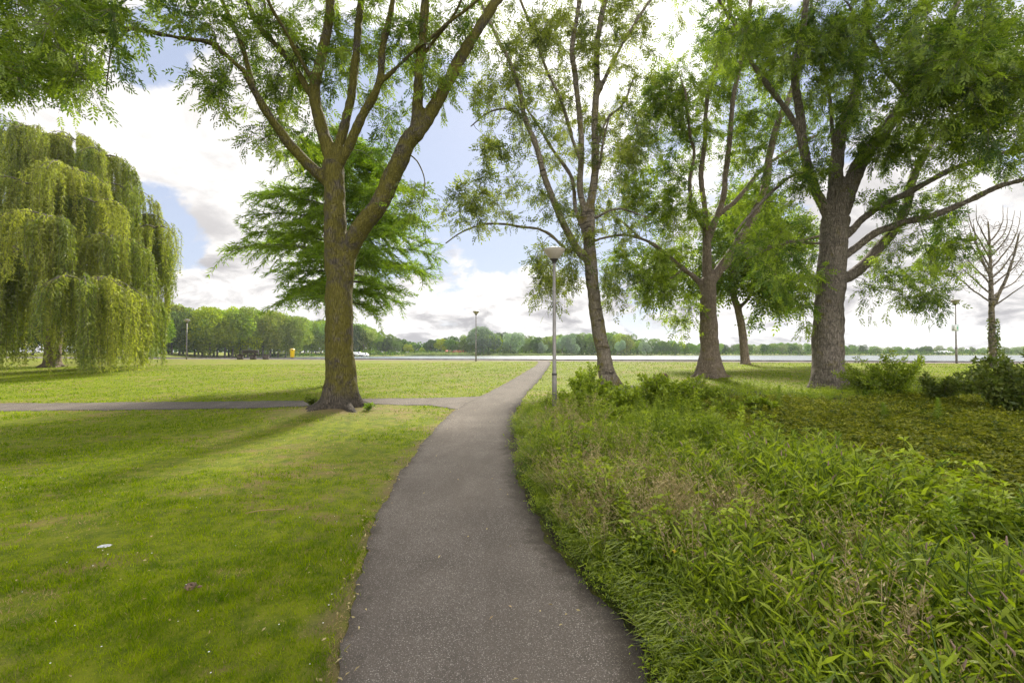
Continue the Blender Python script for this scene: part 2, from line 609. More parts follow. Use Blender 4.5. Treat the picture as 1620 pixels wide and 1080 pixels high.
M['cypress'] = leaf_mat('cypress_needles', (.090, .165, .014), (.260, .350, .026), transl=.42)
M['blade'] = leaf_mat('grass_blade', (.060, .112, .002), (.245, .300, .004), transl=.42, gloss=.0)
M['straw'] = leaf_mat('straw_blade', (.22, .150, .07), (.42, .30, .15), (1.1, 1.0, .8), .3, .02)
M['weed'] = leaf_mat('weed_leaf', (.060, .115, .009), (.285, .340, .018), transl=.42)
M['weed2'] = leaf_mat('weed_leaf_dull', (.055, .090, .014), (.14, .165, .022), transl=.35)
M['cover'] = leaf_mat('ground_cover_leaf', (.060, .088, .008), (.270, .265, .015), transl=.32)
M['gold'] = leaf_mat('goldenrod_leaf', (.115, .200, .022), (.20, .27, .03), transl=.40)
M['dry'] = leaf_mat('dry_seed_head', (.28, .225, .09), (.48, .40, .19), (1.1, 1, .8), .3, .02)
M['pink'] = simple_mat('pink_flower_spike', (.22, .145, .10), .8)
M['white'] = simple_mat('white_petal', (.75, .75, .72), .7, var=.05)
M['yellow_fl'] = simple_mat('yellow_petal', (.65, .48, .04), .7, var=.05)
M['reed'] = leaf_mat('reed_leaf', (.13, .17, .07), (.24, .27, .13), transl=.35)

# ------------------------------------------------------------------ path outlines (traced, laid on the ground)
RE = [(1030, 1080), (996, 1008), (962, 965), (924, 916), (866, 859), (837, 801), (813, 738), (806, 685), (813, 656),
      (832, 623), (856, 598), (867, 582), (872, 573.5)]
LE = [(536, 1070), (558, 974), (572, 888), (596, 820), (630, 753), (669, 700), (706, 660), (735, 639), (770, 622), (808, 602), (847, 579), (852, 573.5)]
re_w = np.array([(2.1, -5), (1.5, -2), (1.05, 0), (.82, 1.2)] + [tuple(hit(*p)) for p in RE])
le_w = np.array([(.6, -5), (-.05, -2), (-.45, 0), (-.68, 1.2)] + [tuple(hit(*p)) for p in LE])


def xr(y):
    return np.interp(y, re_w[:, 1], re_w[:, 0])


def xl(y):
    return np.interp(y, le_w[:, 1], le_w[:, 0])


ys_fine = np.arange(-5, 37.0, .05)
SU = [(-700, 641), (0, 637.5), (250, 635.5), (480, 633), (600, 630), (700, 628.5), (748, 627), (765, 626)]
SL = [(-700, 656), (0, 650.5), (300, 647.5), (430, 644.5), (500, 642), (600, 640), (680, 641), (712, 646), (765, 652)]
su_w = np.array([hit(*p) for p in SU])
sl_w = np.array([hit(*p) for p in SL])


def wob(s, a=.03, f=3.0, ph=0.0):
    return a * (np.sin(s * f + ph) + .6 * np.sin(s * f * 2.3 + 1.7 + ph) + .5 * np.sin(s * f * 5.1 + .3 + ph) + .35 * np.sin(s * f * 9.7 + ph) + .3 * np.sin(s * f * 15.1 + 2 * ph))


def side_lo(x):
    return np.interp(x, sl_w[:, 0], sl_w[:, 1]) + wob(x, .04, 1.4)


def side_up(x):
    return np.interp(x, su_w[:, 0], su_w[:, 1]) + wob(x, .035, 1.7, 2)


def xr_w(y):
    return xr(y) + wob(y, .022, 3.1)


def xl_w(y):
    return xl(y) + wob(y, .016, 3.7, 1)


def on_path(x, y):
    m = (x > xl_w(y)) & (x < xr_w(y)) & (y < 36)
    s = (x < .2 * 0 - .9) & (y > side_lo(x)) & (y < side_up(x))
    return m | s


# weed bed outline in world metres
WB = [hit(816, 660), hit(850, 652), hit(885, 640), hit(930, 616), hit(1000, 610), hit(1100, 612), hit(1200, 618), hit(1290, 626),
      hit(1400, 612), hit(1500, 606), hit(1620, 600), np.array([24., 14.]), np.array([24., -6.]), np.array([2.2, -6.])]


def pip(x, y, poly):
    x = np.asarray(x, float)
    y = np.asarray(y, float)
    c = np.zeros(np.broadcast(x, y).shape, bool)
    n = len(poly)
    for i in range(n):
        x1, y1 = poly[i]
        x2, y2 = poly[(i + 1) % n]
        if y1 == y2:
            continue
        cr = ((y1 > y) != (y2 > y)) & (x < (x2 - x1) * (y - y1) / (y2 - y1) + x1)
        c ^= cr
    return c


wb_poly = [tuple(p) for p in WB] + [(float(xr(y)), float(y)) for y in np.arange(-5, hit(816, 660)[1], .3)]


def in_weeds(x, y):
    return pip(x, y, wb_poly) & (x > xr(y) - .02)


# ground cover mat polygon
GC = [tuple(hit(*p)) for p in ((1110, 640), (1120, 670), (1200, 715), (1310, 760), (1400, 800), (1500, 845), (1620, 885), (1900, 960))] + [(22., 2.5), (22., 12.5)] + \
     [tuple(hit(*p)) for p in ((1620, 625), (1500, 628), (1300, 640), (1200, 632))]


def in_cover(x, y):
    return pip(x, y, GC)


# ------------------------------------------------------------------ ground sheet
def axis(segs):
    out = [segs[0][0]]
    for a, b, s in segs:
        n = max(1, int(round((b - a) / s)))
        out += list(a + (b - a) * (np.arange(n) + 1) / n)
    return np.array(out)


gx = axis([(-2500, -700, 300), (-700, -200, 25), (-200, -60, 4), (-60, -18, 1.0), (-18, 18, .18), (18, 60, 1.0), (60, 200, 5), (200, 700, 25), (700, 2500, 300)])
gv = axis([(-300, -20, 70), (-20, -6, 1.5), (-6, 20, .16), (20, 34, .35), (34, 46, .2), (46, 120, 2), (120, 420, 3.5), (420, 800, 20), (800, 3500, 300)])
X, V = np.meshgrid(gx, gv)
Y = V - .3 * np.clip(X, -400, 400)
Z = zg(X, Y)
pm = on_path(X, Y) & (Y < 36.5)
Z = np.where(pm & (X < 5), Z - .02, Z)
nx, nv = len(gx), len(gv)
i = np.arange(nv - 1)[:, None] * nx
j = np.arange(nx - 1)[None, :]
quads = np.stack([i + j, i + j + 1, i + nx + j + 1, i + nx + j], -1).reshape(-1, 4)
me = mesh_np('ground', np.stack([X, Y, Z], -1).reshape(-1, 3), quads, None, [M['ground']], smooth=True)
za = me.color_attributes.new('zone', 'FLOAT_COLOR', 'POINT')
wz = in_weeds(X, Y).astype(float)
# straw litter right at the left edge of the path and round the mossy tree
dist_l = xl(Y) - X
es = ((dist_l > -.05) & (dist_l < .10 + .06 * np.sin(Y * 5)) & (Y < 12)).astype(float) * .8
tr = np.hypot(X - TREE1[0], (Y - TREE1[1] + .3) * 1.3)
es = np.maximum(es, np.exp(-(tr / 1.15) ** 2) * .95)
col = np.stack([wz, es, wz * 0, wz * 0 + 1], -1).astype(np.float32)
za.data.foreach_set('color', col.ravel())
g = tag(link('ground', me), kind='structure')


def strip(name, L, Rr, dz, mat, nc=8):
    """sheet between two polylines of equal length, draped on the ground"""
    L = np.asarray(L)
    Rr = np.asarray(Rr)
    s = np.linspace(0, 1, nc + 1)
    pts = L[:, None, :] * (1 - s)[None, :, None] + Rr[:, None, :] * s[None, :, None]
    z = zg(pts[..., 0], pts[..., 1]) + dz
    Vv = np.concatenate([pts, z[..., None]], -1)
    m_, n_ = Vv.shape[:2]
    i_ = np.arange(m_ - 1)[:, None] * n_
    j_ = np.arange(n_ - 1)[None, :]
    q = np.stack([i_ + j_, i_ + j_ + 1, i_ + n_ + j_ + 1, i_ + n_ + j_], -1).reshape(-1, 4)
    me = mesh_np(name, Vv.reshape(-1, 3), q, None, [mat], smooth=True)
    ea = me.color_attributes.new('edge', 'FLOAT_COLOR', 'POINT')
    w = np.linalg.norm(L - Rr, axis=1)[:, None]
    dR = w * (1 - s)[None, :]
    dL = w * s[None, :] + .12
    e = np.minimum(dR, dL)
    c = np.stack([e, e, e, e * 0 + 1], -1).astype(np.float32)
    ea.data.foreach_set('color', c.ravel())
    return tag(link(name, me), kind='structure')


strip('footpath', np.stack([xl_w(ys_fine), ys_fine], 1), np.stack([xr_w(ys_fine), ys_fine], 1), .004, M['path'], 16)
xs_f = np.concatenate([np.arange(-60, -16, .8), np.arange(-16, -.7, .1)])
strip('side_path', np.stack([xs_f, side_up(xs_f)], 1), np.stack([xs_f, side_lo(xs_f)], 1), -.004, M['path2'], 10)
xs_f = np.arange(-75, 90, 1.0)
strip('promenade', np.stack([xs_f, 39.2 - .3 * xs_f], 1), np.stack([xs_f, 35.9 - .3 * xs_f], 1), .012, M['prom'], 4)

# quay edge: a low kerb of stone along the promenade
mb = MB()
M['kerb'] = simple_mat('quay_stone', (.16, .145, .13), .8, var=.4, scale=1.5)
tube(mb, [(x, 39.35 - .3 * x, .93) for x in np.arange(-75, 90, 2.0)], [.11] * 83, 6)
tag(mb.obj('quay_kerb', [M['kerb']]), kind='structure')

wme = mesh_np('water', [(-900, 8, -.6), (900, 8, -.6), (900, 700, -.6), (-900, 700, -.6)], [[0, 1, 2, 3]], None, [M['water']])
tag(link('water', wme), kind='structure')
#@@PART2
# ------------------------------------------------------------------ hero trees


class Tree:
    def __init__(self, D, vox=.035):
        self.D = D
        self.limbs = []          # (pts world Nx3, radii)
        self.nodes = np.zeros((0, 3))
        self.nrad = np.zeros(0)
        self.ntan = np.zeros((0, 3))
        self.vox = vox

    def limb(self, pix, w0, w1, dD=0.0, D0=None, up=0.0, wig=.04):
        """limb traced in photo pixels; widths in pixels; dD = change in distance along it; up = metres continued beyond"""
        pix = np.array(pix, float)
        if D0 is None:
            if len(self.nodes):
                a = P(*pix[0], self.D)
                # the depth of the nearest existing limb as seen from here
                dirs = unit(self.nodes - np.array([0, 0, EYE]))
                da = unit(a - np.array([0, 0, EYE]))
                D0 = self.nodes[int(np.argmax(dirs @ da)), 1]
            else:
                D0 = self.D
        s = np.concatenate([[0], np.cumsum(np.linalg.norm(np.diff(pix, axis=0), axis=1))])
        s = s / s[-1]
        D = D0 + dD * s ** 1.2
        pts = np.array([P(px, py, d) for (px, py), d in zip(pix, D)])
        r = (w0 + (w1 - w0) * s) * (.5 if w0 > 25 else .45) * D / F
        if up > 0:
            t = unit(pts[-1] - pts[-2])
            n = 4
            q = pts[-1]
            for k in range(n):
                t = unit(t + rng.normal(size=3) * .16 + np.array([0, 0, .05]))
                q = q + t * up / n
                pts = np.vstack([pts, q])
                r = np.append(r, r[-1] * .72)
        L = smooth_line(np.concatenate([pts, r[:, None]], 1), .12)
        p3, rr = L[:, :3], np.maximum(L[:, 3], .006)
        n = len(p3)
        w = np.cumsum(rng.normal(size=(n, 3)) * wig * .12, axis=0)
        w -= np.linspace(0, 1, n)[:, None] * w[-1]
        p3 = p3 + w * min(1, .4)
        self.limbs.append((p3, rr))
        tan = unit(np.gradient(p3, axis=0))
        self.nodes = np.vstack([self.nodes, p3])
        self.nrad = np.append(self.nrad, rr)
        self.ntan = np.vstack([self.ntan, tan])
        return self

    def trunk_mesh(self, name, mat, parent, base, roots=5, flare=1.0, wobble=.05, knots=()):
        thick = MB()
        thin = MB()
        for p, r in self.limbs:
            k = r > self.vox * 1.25
            if k[0]:
                e = len(k) if k.all() else int(np.argmin(k))
                if e >= 3:
                    tube(thick, p[:e], r[:e], 14, True, wob=wobble)
                if e < len(k) - 2:
                    tube(thin, p[max(0, e - 3):], r[max(0, e - 3):], 7, True)
            else:
                tube(thin, p, r, 6, True)
        p0, r0 = self.limbs[0]
        tube(thick, [p0[0] - [0, 0, .35], p0[0] - [0, 0, .1], p0[0] + [0, 0, .12], p0[min(4, len(p0) - 1)]], [r0[0] * 1.12, r0[0] * 1.08, r0[0] * 1.0, r0[0] * .85], 14, wob=.08)
        b = p0[0]
        rb = r0[0]
        ax = p0[min(10, len(p0) - 1)] - p0[0]
        ax = ax / ax[2]
        for k in range(roots):
            a = k / roots * 6.283 + rng.random() * .6 + .3
            ln = rb * (1.25 + .5 * rng.random()) * flare
            d = np.array([math.cos(a), math.sin(a), 0])
            pts = [b + ax * rb * 2.6 + d * rb * .25, b + ax * rb * 1.1 + d * rb * .58, b + np.array([0, 0, rb * .35]) + d * rb * .88,
                   b + np.array([0, 0, .0]) + d * ln * 1.1, b + np.array([0, 0, -.16]) + d * ln * 1.5]
            L = smooth_line(np.c_[pts, [rb * .30, rb * .34, rb * .32, rb * .22, rb * .12]], .06)
            tube(thick, L[:, :3], L[:, 3], 10)
        for (q, rr_) in knots:
            c = np.array(q)
            nn = unit(np.array([0, 0, EYE]) - c)
            tube(thick, [c - nn * .1, c, c + nn * .05], [rr_, rr_ * 1.15, rr_ * .8], 10)
        tmp = thick.obj('tmp_thick', [])
        m = tmp.modifiers.new('r', 'REMESH')
        m.mode = 'VOXEL'
        m.voxel_size = self.vox
        m.use_smooth_shade = True
        s = tmp.modifiers.new('s', 'SMOOTH')
        s.iterations = 4
        s.factor = .6
        dg = bpy.context.evaluated_depsgraph_get()
        ev = tmp.evaluated_get(dg)
        em = ev.to_mesh()
        nv_ = len(em.vertices)
        co = np.empty(nv_ * 3, np.float32)
        em.vertices.foreach_get('co', co)
        co = co.reshape(-1, 3).astype(float)
        no = np.empty(nv_ * 3, np.float32)
        em.vertices.foreach_get('normal', no)
        no = no.reshape(-1, 3)
        np_ = len(em.polygons)
        lt = np.empty(np_, np.int32)
        em.polygons.foreach_get('loop_total', lt)
        vi = np.empty(len(em.loops), np.int32)
        em.loops.foreach_get('vertex_index', vi)
        ls = np.empty(np_, np.int32)
        em.polygons.foreach_get('loop_start', ls)
        q4 = lt == 4
        Q = vi[ls[q4][:, None] + np.arange(4)]
        T = vi[ls[lt == 3][:, None] + np.arange(3)] if (lt == 3).any() else None
        ev.to_mesh_clear()
        bpy.data.objects.remove(tmp)
        # lumpy bark swellings
        x, y, z = co.T
        d = .012 * np.sin(x * 9 + 2 * np.sin(z * 3)) * np.sin(y * 8 + z * 2) + .008 * np.sin(z * 17 + x * 11) * np.sin(x * 14 - y * 12)
        co = co + no * d[:, None]
        out = MB()
        out.add(co - base, Q, T)
        if thin.n:
            out.add(np.concatenate(thin.v) - base, np.concatenate(thin.q), np.concatenate(thin.t))
        return out.obj(name, [mat], parent, smooth=True)

    def grow(self, targets, step=.22, reach=3.2, rmax=.035, sag=.12, pull=.5, rmin=.004):
        """joins every target to the nearest wood with a curved twig; returns the twig polylines"""
        tw = MB()
        curves = []
        N = self.nodes
        T = self.ntan
        Rn = self.nrad
        d0 = np.array([np.min(np.linalg.norm(N - t, axis=1)) for t in targets])
        for idx in np.argsort(d0):
            c = targets[idx]
            vec = c - N
            dist = np.linalg.norm(vec, axis=1)
            al = np.sum(vec * T, axis=1) / np.maximum(dist, 1e-3)
            cost = dist * (1.35 - .35 * al) + .12 * (Rn < .01)
            k = int(np.argmin(cost))
            p, t, dd = N[k], T[k], dist[k]
            if dd < .05:
                continue
            ctrl = p + (unit(t * pull + unit(vec[k]) * .8 + np.array([0, 0, .18]))) * dd * .5 + rng.normal(size=3) * dd * .07
            n = max(3, int(dd / step) + 1)
            s = np.linspace(0, 1, n)[:, None]
            end = c + np.array([0, 0, -sag * dd])
            cur = (1 - s) ** 2 * p + 2 * s * (1 - s) * ctrl + s * s * end
            cur[1:-1] += rng.normal(size=(n - 2, 3)) * .025 * min(1, dd)
            r0 = min(Rn[k] * .65, .007 + .011 * dd, rmax)
            rad = np.linspace(max(r0, rmin * 1.3), rmin, n)
            tube(tw, cur, rad, 4 if r0 < .015 else 6, False, mat=1)
            tt = unit(np.gradient(cur, axis=0))
            N = np.vstack([N, cur[1:]])
            T = np.vstack([T, tt[1:]])
            Rn = np.append(Rn, rad[1:])
            curves.append((cur, tt))
        return tw, curves


def in_ellipses(specs, seed=0):
    """specs: (px, py, rx, ry, D, rD, n) -> world points"""
    out = []
    for px, py, rx, ry, D, rD, n in specs:
        u = unit(rng.normal(size=(n, 3))) * (rng.random((n, 1)) ** .38)
        for a in u:
            out.append(P(px + a[0] * rx, py + a[1] * ry, max(2.5, D + a[2] * rD)))
    out = np.array(out)
    return out[out[:, 2] > zg(out[:, 0], out[:, 1]) + .9]


def sprays(mb, curves, per, Lleaf, pairs, sub=(3, .45), mat=0, tipn=3, droop=.25, tbase=.5, tvar=.34, wl=.34, ll=.42):
    """leafy side twigs along the outer part of every curve"""
    B, A, TT = [], [], []
    for cur, tt in curves:
        n = len(cur)
        ct = np.clip(tbase + rng.normal() * tvar, 0, 1)
        starts = [(cur[-1], unit(tt[-1] + rng.normal(size=3) * .5)) for _ in range(tipn)]
        for _ in range(sub[0]):
            k = rng.integers(max(0, n // 3), n)
            starts.append((cur[k], unit(tt[k] * .5 + rng.normal(size=3) * .8)))
        for p, d in starts:
            ln = sub[1] * (.5 + rng.random())
            m_ = max(2, int(per * (.6 + .8 * rng.random())))
            s = np.linspace(.15, 1, m_)[:, None]
            pts = p + d * ln * s + np.array([0, 0, -droop]) * ln * s ** 2
            sp = np.vstack([p, pts[::max(1, m_ // 2)], pts[-1]])
            tube(mb, sp, np.linspace(.005, .003, len(sp)), 3, False, mat=1)
            B.append(pts)
            A.append(unit(d * .75 + rng.normal(size=(m_, 3)) * .62 + np.array([0, 0, -droop])))
            TT.append(np.full(m_, ct))
    B = np.concatenate(B)
    A = np.concatenate(A)
    TT = np.clip(np.concatenate(TT) + rng.normal(size=len(B)) * .2, 0, 1)
    L = Lleaf * (.7 + .6 * rng.random(len(B)))
    ash_leaves(mb, B, A, L, pairs, mat, TT, wl, ll)
    return len(B)


def finish_tree(name, T, base, label, bark, leafm, specs, per_, Lleaf, pairs, group='ash trees around the footpath', sub=(3, .45), cat='tree', roots=5,
                flare=1.0, tbase=.5, knots=(), wl=.34, ll=.42, tipn=3, droop=.25, reachsag=.12):
    root = empty(name, base, label, cat, group)
    T.trunk_mesh('trunk', bark, root, np.array(base), roots, flare, knots=knots)
    per, dens = per_
    specs = [(*q[:6], max(2, int(q[6] * dens))) for q in specs]
    tg = in_ellipses(specs)
    tw, curves = T.grow(tg, sag=reachsag)
    nl = sprays(tw, curves, per, Lleaf, pairs, sub, tbase=tbase, wl=wl, ll=ll, tipn=tipn, droop=droop)
    tw.v = [v - np.array(base) for v in tw.v]
    cr = tw.obj('crown', [leafm, M['twig']], root)
    print(name, 'clusters', len(tg), 'leaves', nl, 'faces', len(cr.data.polygons))
    return root


def base_of(px, D):
    b = P(px, 560, D)
    return (float(b[0]), float(b[1]), zg1(b[0], b[1]))


# --- the mossy ash left of the path
D1 = 11.5
t = Tree(D1, .034)
t.limb([(540, 648), (540, 615), (538, 570), (537, 520), (537, 460), (540, 425)], 66, 40, 0.0, D0=D1)
t.limbs[0][1][:] = np.interp(t.limbs[0][0][:, 2], [.2, .55, .95, 1.6, 2.6, 3.5, 4.4], [.47, .41, .375, .35, .335, .325, .30])
t.nrad[:] = t.limbs[0][1]
t.limb([(537, 450), (531, 400), (530, 333), (528, 280), (527, 255)], 37, 31, -.1, D0=D1)
t.limb([(544, 440), (550, 400), (572, 360), (602, 318), (643, 230), (659, 208)], 31, 27, -.4, D0=D1)
t.limb([(657, 212), (660, 178), (663, 111), (670, 55), (672, 0), (676, -90)], 20, 12, -.6, up=2.5)
t.limb([(655, 218), (683, 178), (705, 137), (735, 81), (765, 33), (792, -6), (850, -70)], 25, 13, .9, up=2.5)
t.limb([(529, 300), (520, 290), (491, 263), (457, 226), (424, 181), (402, 144), (383, 107)], 22, 11, -.8)
t.limb([(386, 112), (350, 81), (333, 68), (283, 60), (233, 50), (200, 45), (150, 50), (90, 30), (20, 5)], 10, 3, -1.6)
t.limb([(205, 46), (180, 73), (172, 110), (168, 150)], 4, 1.5, -.3)
t.limb([(402, 144), (397, 123), (383, 73), (360, 20), (347, -8), (320, -90)], 10, 6, .8, up=1.5)
t.limb([(526, 262), (509, 200), (498, 148), (502, 120), (509, 93), (519, 44), (524, -5), (530, -80)], 24, 12, .5, up=3)
t.limb([(500, 160), (487, 141), (461, 100), (435, 70), (409, 41), (389, -4), (360, -70)], 13, 8, 1.1, up=2)
t.limb([(501, 140), (493, 126), (472, 89), (450, 48), (420, -4), (400, -60)], 9, 6, -1.1, up=2)
t.limb([(409, 41), (420, 20), (414, -20)], 6, 4, .3, up=1)
t.limb([(531, 255), (544, 207), (557, 148), (565, 74), (573, -5), (590, -90)], 18, 10, 1.3, up=3)
t.limb([(536, 258), (548, 240), (572, 185), (598, 137), (606, 74), (619, 18), (626, -30)], 18, 8, -.9, up=2.5)
t.limb([(600, 133), (631, 104), (657, 78), (683, 59), (713, 33), (742, 12), (790, -30)], 8, 4, -1.2, up=1)
t.limb([(667, 90), (690, 60), (720, 20), (740, -30)], 6, 4, -1.0, up=1)
t.limb([(640, 240), (660, 255), (672, 285), (668, 320)], 3, 1.2, -.5)
b1 = base_of(540, D1)
specs = [(60, 20, 130, 80, 9.5, 1.8, 120), (120, 85, 80, 45, 9.4, 1.2, 44), (20, 85, 60, 45, 9.0, 1.2, 26), (-120, 20, 150, 110, 9.5, 2.0, 70),
         (150, 20, 70, 40, 9.6, 1.0, 26), (50, 128, 60, 20, 9.3, .8, 9),
         (270, 15, 90, 30, 10.2, 1.2, 22), (350, 120, 42, 30, 10.6, .8, 18), (400, 60, 80, 70, 11.6, 1.6, 55), (440, 150, 70, 60, 12, 1.2, 40),
         (520, 60, 90, 90, 12.4, 1.5, 70), (600, 60, 80, 80, 12, 1.6, 45), (600, 190, 50, 60, 12.2, 1.2, 20), (470, 215, 60, 40, 12.4, .8, 14),
         (690, 60, 60, 60, 11.5, 1.4, 28), (660, 290, 30, 45, 11, .7, 10), (740, 30, 50, 40, 12, 1.0, 10), (700, 130, 50, 50, 11.8, .9, 12),
         (300, -150, 380, 140, 10.5, 3.0, 170), (620, -150, 260, 140, 12.0, 3.0, 130), (410, 210, 30, 40, 11, .6, 7)]
finish_tree('ash_tree', t, b1, 'big ash with moss-yellowed trunk on straw-covered mound left of the asphalt path', M['bark1'], M['ash1'], specs,
            (6, .42), .23, 4, roots=7, flare=1.0, knots=[(P(668, 50, 10.75), .06)])

# --- slim leaning ash by the near lamp post
D2 = 17.5
t = Tree(D2, .04)
t.limb([(965, 610), (961, 596), (955, 560), (946, 512), (938, 450), (934, 400), (932, 350)], 30, 20, -.4, D0=D2)
t.limbs[0][1][:] = np.interp(t.limbs[0][0][:, 2], [0.3, .8, 1.5, 3, 5.5, 7], [.37, .31, .285, .255, .235, .2])
t.nrad[:] = t.limbs[0][1]
t.limb([(932, 372), (924, 333), (918, 296), (920, 240), (917, 185), (911, 130), (905, 74), (915, 11), (918, -60)], 12, 8, -.6, up=2)
t.limb([(933, 350), (936, 310), (941, 280), (942, 237), (941, 185), (944, 130), (944, 74), (952, 22), (959, -10), (966, -90)], 15, 8, .4, up=2)
t.limb([(943, 155), (948, 144), (967, 104), (989, 63), (1007, 33), (1022, 11), (1050, -30)], 8, 4, .9, up=1)
t.limb([(934, 415), (915, 396), (889, 348), (863, 285), (848, 230), (830, 185), (822, 141), (804, 93), (790, 68), (770, 25), (755, -10)], 14, 6, -1.4, up=1)
t.limb([(928, 372), (911, 333), (904, 281), (874, 237), (848, 193), (833, 170), (815, 120)], 9, 4, 1.4, up=.6)
t.limb([(919, 250), (911, 237), (889, 163), (863, 107), (841, 44), (822, -4), (810, -60)], 7, 4, -1.2, up=1)
t.limb([(905, 395), (898, 398), (874, 374), (850, 362), (822, 359), (800, 355), (768, 355), (731, 367), (705, 385)], 7, 2, -1.0)
t.limb([(830, 185), (800, 172), (770, 180), (745, 200)], 5, 2, -.6)
t.limb([(942, 240), (960, 190), (985, 165), (1000, 130)], 6, 3, 1.0, up=.6)
t.limb([(936, 300), (948, 262), (955, 220), (965, 180)], 6, 3, -1.0)
t.limb([(940, 345), (975, 330), (1000, 335), (1025, 345)], 5, 2, -.8)
b2 = base_of(963, D2)
specs = [(770, 320, 60, 50, 16, 1.2, 26), (740, 330, 45, 40, 15.8, 1.0, 12), (790, 250, 55, 60, 16, 1.4, 22), (780, 160, 50, 60, 16, 1.4, 22), (840, 150, 60, 90, 17, 2.0, 44),
         (810, 60, 70, 60, 16.6, 2.0, 40), (880, 60, 70, 70, 17.5, 2.2, 52), (960, 80, 70, 90, 18, 2.0, 60), (900, 200, 60, 80, 18, 2, 44), (980, 210, 50, 80, 18.2, 1.8, 46),
         (960, 330, 55, 60, 17.8, 1.6, 34), (880, 310, 60, 50, 17.2, 1.6, 26), (875, 435, 38, 40, 17.0, 1.2, 34), (965, 440, 22, 40, 17.2, .9, 12), (905, 395, 40, 30, 17, 1, 14),
         (1010, 20, 60, 40, 18.5, 1.5, 26), (890, -100, 200, 110, 17.5, 3, 120), (850, 400, 25, 25, 17, .7, 8), (720, 300, 30, 20, 15.6, .6, 5)]
finish_tree('ash_tree', t, b2, 'slim ash with banded leaning trunk and thin olive leaves, right beside the near lamp post', M['bark2'], M['ash2'], specs,
            (5, .60), .24, 3, roots=5, flare=.8, wl=.40, ll=.46, sub=(3, .5), tbase=.5)

# --- middle ash
D3 = 20.0
t = Tree(D3, .045)
t.limb([(1124, 602), (1123, 585), (1121, 524), (1120, 470), (1120, 440)], 42, 24, 0, D0=D3)
t.limbs[0][1][:] = np.interp(t.limbs[0][0][:, 2], [0.4, .8, 1.6, 2.6, 4, 5], [.60, .45, .40, .375, .34, .32])
t.nrad[:] = t.limbs[0][1]
t.limb([(1121, 445), (1118, 420), (1118, 395), (1117, 360)], 17, 14, 0)
t.limb([(1118, 372), (1111, 355), (1096, 326), (1091, 289), (1098, 241), (1091, 211), (1085, 150)], 9, 4, -.9, up=1)
t.limb([(1117, 365), (1115, 333), (1109, 278), (1115, 222), (1118, 159), (1133, 104), (1148, 48), (1158, -10)], 10, 6, .6, up=2)
t.limb([(1119, 385), (1130, 355), (1144, 315), (1148, 278), (1155, 222), (1159, 167), (1167, 122), (1182, 50), (1190, -20)], 11, 6, -.8, up=2)
t.limb([(1125, 368), (1133, 344), (1163, 319), (1185, 293), (1207, 267), (1245, 240), (1290, 215)], 10, 4, 1.3)
t.limb([(1124, 448), (1135, 430), (1160, 396), (1193, 341), (1212, 289), (1219, 241), (1234, 185), (1247, 159), (1262, 110), (1280, 40)], 18, 7, .9, up=2)
t.limb([(1112, 455), (1100, 440), (1080, 425), (1045, 395), (1015, 378), (985, 372), (950, 378), (925, 388)], 10, 3, -1.2)
t.limb([(1015, 378), (985, 352), (967, 341), (945, 325)], 4, 2, .4)
t.limb([(1130, 440), (1170, 405), (1230, 388), (1290, 375), (1340, 360)], 8, 3, -1.0)
t.limb([(1080, 425), (1060, 440), (1030, 440), (1000, 450)], 4, 2, -.9)
b3 = base_of(1124, D3)
specs = [(1040, 200, 60, 90, 20, 1.8, 70), (1100, 120, 70, 90, 20, 2.2, 80), (1180, 80, 80, 90, 20.5, 2.4, 90), (1060, 320, 60, 60, 19.8, 1.6, 56), (1010, 320, 45, 45, 19.5, 1.3, 30),
         (1150, 200, 80, 80, 21, 2.2, 60), (1220, 180, 70, 80, 21.5, 2, 60), (1030, 440, 45, 34, 19, 1.2, 44), (985, 430, 30, 30, 18.8, .9, 14), (1010, 400, 60, 20, 19, 1.2, 22),
         (1180, 330, 70, 50, 21.5, 1.4, 44), (1240, 400, 60, 30, 21, 1.4, 34), (1085, 490, 16, 26, 19.6, .6, 9), (1000, 240, 30, 60, 20, 1.2, 18), (1075, 400, 40, 26, 20.6, 1.0, 22),
         (1150, -90, 170, 110, 20.5, 3, 110), (1065, 500, 12, 14, 19.5, .4, 5)]
finish_tree('ash_tree', t, b3, 'middle ash of the right-hand group, brown straight trunk forking low above the lake lawn', M['bark3'], M['ash3'], specs,
            (5, .58), .27, 3, roots=6, flare=.9, wl=.40, ll=.46, sub=(4, .55))

# --- great spreading ash on the right
D4 = 15.5
t = Tree(D4, .04)
t.limb([(1310, 626), (1310, 600), (1311, 504), (1316, 439), (1319, 380), (1321, 345)], 56, 38, 0, D0=D4)
t.limbs[0][1][:] = np.interp(t.limbs[0][0][:, 2], [0, .3, .9, 2.0, 4.2, 6], [.62, .55, .485, .46, .43, .42])
t.nrad[:] = t.limbs[0][1]
t.limb([(1318, 358), (1304, 330), (1282, 281), (1271, 233), (1266, 185), (1258, 130), (1262, 85), (1271, 37), (1276, -5), (1285, -90)], 18, 9, -.9, up=2.5)
t.limb([(1266, 212), (1260, 200), (1241, 170), (1216, 137), (1190, 100), (1163, 41), (1148, 19), (1130, -10), (1090, -70)], 10, 6, -1.3, up=1.5)
t.limb([(1321, 350), (1319, 315), (1323, 259), (1328, 215), (1338, 185), (1352, 148), (1362, 90), (1372, 20), (1378, -60)], 25, 9, .9, up=2.5)
t.limb([(1322, 262), (1316, 200), (1313, 155), (1301, 96), (1290, 55), (1284, 10)], 8, 5, .5, up=1.2)
t.limb([(1326, 345), (1338, 315), (1356, 267), (1378, 233), (1401, 207), (1419, 178), (1436, 155), (1470, 100), (1500, 40), (1530, -30)], 26, 9, -.6, up=2)
